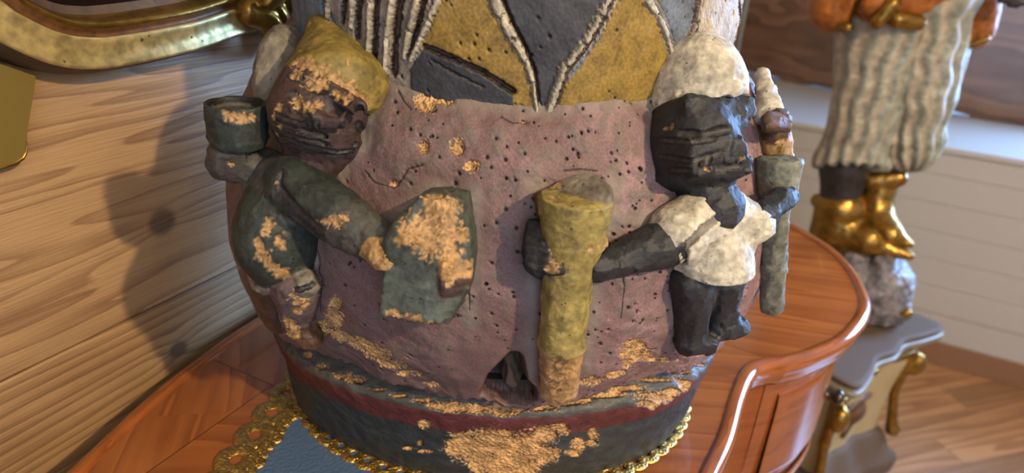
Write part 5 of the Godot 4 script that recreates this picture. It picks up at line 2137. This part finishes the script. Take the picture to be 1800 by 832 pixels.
# ------------------------------------------------------------------ the room
func build_room():
	# left wall: wide pine planks with open joints over a backing
	var wl := struct("wall_left", box_mesh(Vector3(WALLX - 0.07, 1.25, -0.68), Vector3(0.10, 2.5, 3.96)), M.gap)
	var rows := [[0.0, 0.19], [0.19, 0.41], [0.41, 0.63], [0.63, 0.852], [0.852, 1.12], [1.12, 1.36], [1.36, 1.6], [1.6, 1.84], [1.84, 2.08], [2.08, 2.32], [2.32, 2.5]]
	for i in rows.size():
		var y0: float = rows[i][0] + 0.0006
		var y1: float = rows[i][1] - 0.0006
		var z0 := -2.56
		var z1 := 1.28
		var b := 0.0016
		var v := PackedVector3Array()
		var uv := PackedVector2Array()
		var idx := PackedInt32Array()
		for z in [z0, z1]:
			for q in [[-0.022, y0], [-b, y0], [0.0, y0 + b], [0.0, y1 - b], [-b, y1], [-0.022, y1]]:
				v.append(Vector3(WALLX + q[0], q[1], z))
				uv.append(Vector2((0.6 - z) / 1.2 + (0.0 if i == 3 else i * 0.37 - 0.37 * 4), (y1 - q[1]) / (y1 - y0)))
		for k in 5:
			idx.append_array(PackedInt32Array([k, k + 6, k + 1, k + 1, k + 6, k + 7]))
		var m := arrays_mesh(v, idx, uv, null, false)
		var nn: PackedVector3Array = m.surface_get_arrays(0)[Mesh.ARRAY_NORMAL]
		if nn[12].x < 0.0:
			var v2 := PackedInt32Array()
			for k in range(0, idx.size(), 3):
				v2.append_array(PackedInt32Array([idx[k], idx[k + 2], idx[k + 1]]))
			m = arrays_mesh(v, v2, uv, null, false)
		part("plank", m, M.pine[0] if i % 2 == 0 else M.pine[1], wl)
	# back wall: white boarded window seat with a ledge, kick strip and wooden baseboard
	var zb := -1.77
	var wb := struct("wall_back", box_mesh(Vector3(1.4, 0.40, zb - 0.06), Vector3(3.4, 0.50, 0.08)), M.white)
	var lines := [0.162, 0.245, 0.327, 0.409, 0.4915, 0.573, 0.640]
	for i in lines.size() - 1:
		var m := box_mesh(Vector3(1.4, (lines[i] + lines[i + 1]) * 0.5, zb - 0.012), Vector3(3.4, lines[i + 1] - lines[i] - 0.0003, 0.024), 0.0028)
		part("board", m, M.white, wb)
	var ledge := struct("trim_1", box_mesh(Vector3(1.4, 0.648, zb - 0.41), Vector3(3.4, 0.018, 0.84), 0.003), M.white)
	struct("trim_2", box_mesh(Vector3(1.4, 0.118, zb - 0.02), Vector3(3.4, 0.086, 0.03)), M.white)
	struct("baseboard_back", box_mesh(Vector3(1.4, 0.0375, zb - 0.008), Vector3(3.4, 0.075, 0.02), 0.002), M.baseboard)
	# polished board standing on the ledge, cut with a wavy lower edge
	var t := thing("wooden_board", "large polished dark brown wooden board with a wavy lower edge standing on the white ledge", "board", Vector3(0.3, 0.657, -2.30))
	var pv := PackedVector3Array()
	var pu := PackedVector2Array()
	var pi := PackedInt32Array()
	var e0 := Vector3(-0.255, 0.657, -2.42)
	var e1 := Vector3(0.45, 0.657, -2.205)
	var e2 := Vector3(0.95, 0.657, -2.20)
	var steps := 60
	for i in steps + 1:
		var f := float(i) / steps
		var p := e0.lerp(e1, f / 0.68) if f < 0.68 else e1.lerp(e2, (f - 0.68) / 0.32)
		var wob := 0.006 * sin(f * 21.0) + 0.004 * sin(f * 47.0 + 1.0) + 0.006
		for q in [[wob, -0.03], [wob, 0.0], [wob + 0.10, 0.004], [0.5, 0.0], [1.1, 0.0]]:
			pv.append(Vector3(p.x, 0.657 + q[0], p.z + q[1]))
			pu.append(Vector2(f * 2.0, q[0] * 1.6))
	for i in steps:
		for j in 4:
			var q := i * 5 + j
			pi.append_array(PackedInt32Array([q, q + 1, q + 5, q + 5, q + 1, q + 6]))
	var bm := arrays_mesh(pv, pi, pu)
	var bn: PackedVector3Array = bm.surface_get_arrays(0)[Mesh.ARRAY_NORMAL]
	part("board_face", flip(bm) if bn[3].z < 0.0 else bm, M.brown, t)
	# upper back wall behind, side and front walls, ceiling; the window lies to the right over the ledge
	struct("wall_back_upper", box_mesh(Vector3(0.3, 1.58, -2.62), Vector3(1.4, 1.86, 0.1)), M.plaster)
	struct("wall_back_side", box_mesh(Vector3(2.75, 1.58, -2.62), Vector3(0.7, 1.86, 0.1)), M.plaster)
	struct("wall_back_top", box_mesh(Vector3(1.7, 2.26, -2.62), Vector3(1.4, 0.5, 0.1)), M.plaster)
	struct("wall_right", box_mesh(Vector3(3.15, 1.25, -0.7), Vector3(0.1, 2.5, 4.0)), M.plaster)
	struct("wall_front", box_mesh(Vector3(1.4, 1.25, 1.35), Vector3(3.6, 2.5, 0.1)), M.plaster)
	struct("ceiling", box_mesh(Vector3(1.4, 2.55, -0.7), Vector3(3.7, 0.1, 4.2)), M.plaster)
	# floor: oak boards laid at 45 degrees
	var fl := struct("floor", box_mesh(Vector3(1.4, -0.06, -0.7), Vector3(3.7, 0.08, 4.2)), M.gap)
	var along := Vector3(0.72, 0, -0.694).normalized()
	var across := Vector3(0.694, 0, 0.72).normalized()
	for i in range(-16, 22):
		var off := -0.494 + 0.0868 * (i + 0.5)
		for s in 3:
			var c := along * (0.55 + 1.25 * (s - 1) + 0.2 * (posmod(i * 7, 5) - 2)) + across * off
			if c.x < -1.2 or c.x > 4.2 or c.z > 2.3 or c.z < -3.2:
				continue
			var h := Vector3(0.6245, 0.010, 0.0432)
			var v := PackedVector3Array()
			var uv := PackedVector2Array()
			for q in [[-1, -1], [1, -1], [1, 1], [-1, 1]]:
				v.append(c + along * (h.x * q[0]) + across * (h.z * q[1]) - Vector3(0, 0.0012, 0))
				uv.append(Vector2(q[0] * 0.6 + i * 0.31, q[1] * 0.5 + 0.5))
			for q in [[-1, -1], [1, -1], [1, 1], [-1, 1]]:
				v.append(c + along * ((h.x - 0.001) * q[0]) + across * ((h.z - 0.001) * q[1]))
				uv.append(Vector2(q[0] * 0.6 + i * 0.31, q[1] * 0.48 + 0.5))
			for q in [[-1, -1], [1, -1], [1, 1], [-1, 1]]:
				v.append(c + along * (h.x * q[0]) + across * (h.z * q[1]) - Vector3(0, 0.018, 0))
				uv.append(Vector2(q[0] * 0.6 + i * 0.31, q[1] * 0.5 + 0.5))
			var idx := PackedInt32Array([4, 6, 5, 4, 7, 6])
			for k in 4:
				var k2 := (k + 1) % 4
				idx.append_array(PackedInt32Array([k, k + 4, k2, k2, k + 4, k2 + 4, k + 8, k, k2 + 8, k2 + 8, k, k2]))
			var m := arrays_mesh(v, idx, uv, null, false)
			var nn: PackedVector3Array = m.surface_get_arrays(0)[Mesh.ARRAY_NORMAL]
			if nn[0].y < 0.0:
				var i2 := PackedInt32Array()
				for k in range(0, idx.size(), 3):
					i2.append_array(PackedInt32Array([idx[k], idx[k + 2], idx[k + 1]]))
				m = arrays_mesh(v, i2, uv, null, false)
			part("floor_board", m, M.oak[posmod(i * 5 + s * 2, 3)], fl)

func build_lamp():
	var at := LAMP_AT
	var t := thing("ceiling_spotlight", "small warm ceiling spotlight above and to the right of the bust", "lamp", Vector3(at.x, 2.5, at.z))
	part("stem", lathe(Vector3(at.x, at.y + 0.05, at.z), Vector3.UP, [[0.0, 0.006], [2.5 - at.y - 0.05, 0.006]], 10), M.metal_dark, t)
	part("bulb", lathe(at, Vector3.UP, [[-0.035, 0.0005], [-0.03, 0.018], [0.0, 0.035], [0.03, 0.018], [0.045, 0.0005]], 16), M.lamp, t)
	var l := OmniLight3D.new()
	l.name = "spotlight_light"
	l.light_color = Color(1.0, 0.90, 0.74)
	l.light_energy = LAMP_ENERGY
	l.light_size = 0.032
	l.omni_range = 8.0
	l.omni_attenuation = 2.0
	l.shadow_enabled = true
	l.position = at
	add_child(l)

func build_window():
	var w := struct("window_1", box_mesh(Vector3(1.7, 1.33, -2.60), Vector3(1.4, 1.34, 0.012)), M.daylight)
	for x in [1.0, 1.7, 2.4]:
		part("window_bar", box_mesh(Vector3(x, 1.33, -2.575), Vector3(0.05, 1.34, 0.04), 0.004), M.white, w)
	for y in [0.68, 1.98]:
		part("window_bar", box_mesh(Vector3(1.7, y, -2.575), Vector3(1.4, 0.05, 0.04), 0.004), M.white, w)

func build_added_window():
	var w := struct("added_window_2", box_mesh(Vector3(1.1, 1.2, 1.295), Vector3(1.2, 1.7, 0.008)), M.added_window_glow)  # unseen window, added to give the board its glare and a cool fill
	for x in [0.5, 1.1, 1.7]:
		part("window_bar", box_mesh(Vector3(x, 1.2, 1.28), Vector3(0.05, 1.75, 0.03), 0.004), M.white, w)
	for y in [0.35, 2.05]:
		part("window_bar", box_mesh(Vector3(1.1, y, 1.28), Vector3(1.2, 0.05, 0.03), 0.004), M.white, w)

const LAMP_AT := Vector3(1.5, 1.98, 0.55)
const LAMP_ENERGY := 3.9
const DAY_ENERGY := 36.0
const FILL_ENERGY := 0.18
const EXPOSURE := 0.95

func area(called: String, at: Vector3, to: Vector3, size: Vector2, c: Color, e: float):
	var l := AreaLight3D.new()
	l.name = called
	l.area_size = size
	l.light_color = c
	l.light_energy = e
	l.area_range = 8.0
	l.shadow_enabled = true
	add_child(l)
	l.look_at_from_position(at, to, Vector3.UP)

func _ready():
	# camera
	var cam := Camera3D.new()
	cam.name = "camera"
	add_child(cam)
	cam.transform = Transform3D(Basis(RX, -RDN, -RF).orthonormalized(), CAM)
	cam.fov = rad_to_deg(2.0 * atan(416.0 / FPX))
	cam.near = 0.02
	cam.far = 30.0
	var attr := CameraAttributesPhysical.new()
	attr.frustum_focal_length = 24.0 * FPX / 832.0
	attr.frustum_focus_distance = 0.42
	attr.exposure_aperture = 10.0
	cam.attributes = attr
	cam.fov = rad_to_deg(2.0 * atan(416.0 / FPX))
	cam.current = true
	# air and exposure
	var env := Environment.new()
	env.background_mode = Environment.BG_COLOR
	env.background_color = Color(0.62, 0.74, 0.95)
	env.tonemap_mode = Environment.TONE_MAPPER_LINEAR
	env.tonemap_exposure = EXPOSURE
	env.sdfgi_enabled = true
	env.ssao_enabled = true
	env.ssil_enabled = true
	var we := WorldEnvironment.new()
	we.name = "environment"
	we.environment = env
	add_child(we)
	# daylight through the window over the ledge; fill from the added one behind
	area("window_daylight", Vector3(1.7, 1.33, -2.53), Vector3(1.0, 0.6, -0.9), Vector2(1.3, 1.25), Color(0.55, 0.74, 1.0), DAY_ENERGY)
	area("added_fill_light", Vector3(1.1, 1.2, 1.25), Vector3(1.1, 1.2, -1.0), Vector2(1.1, 1.6), Color(0.62, 0.78, 1.0), FILL_ENERGY)
	make_noise()
	make_materials()
	build_room()
	build_window()
	build_added_window()
	build_lamp()
	build_table()
	build_pedestal()
	build_statue()
	build_mirror()
	build_mat()
	build_bust()
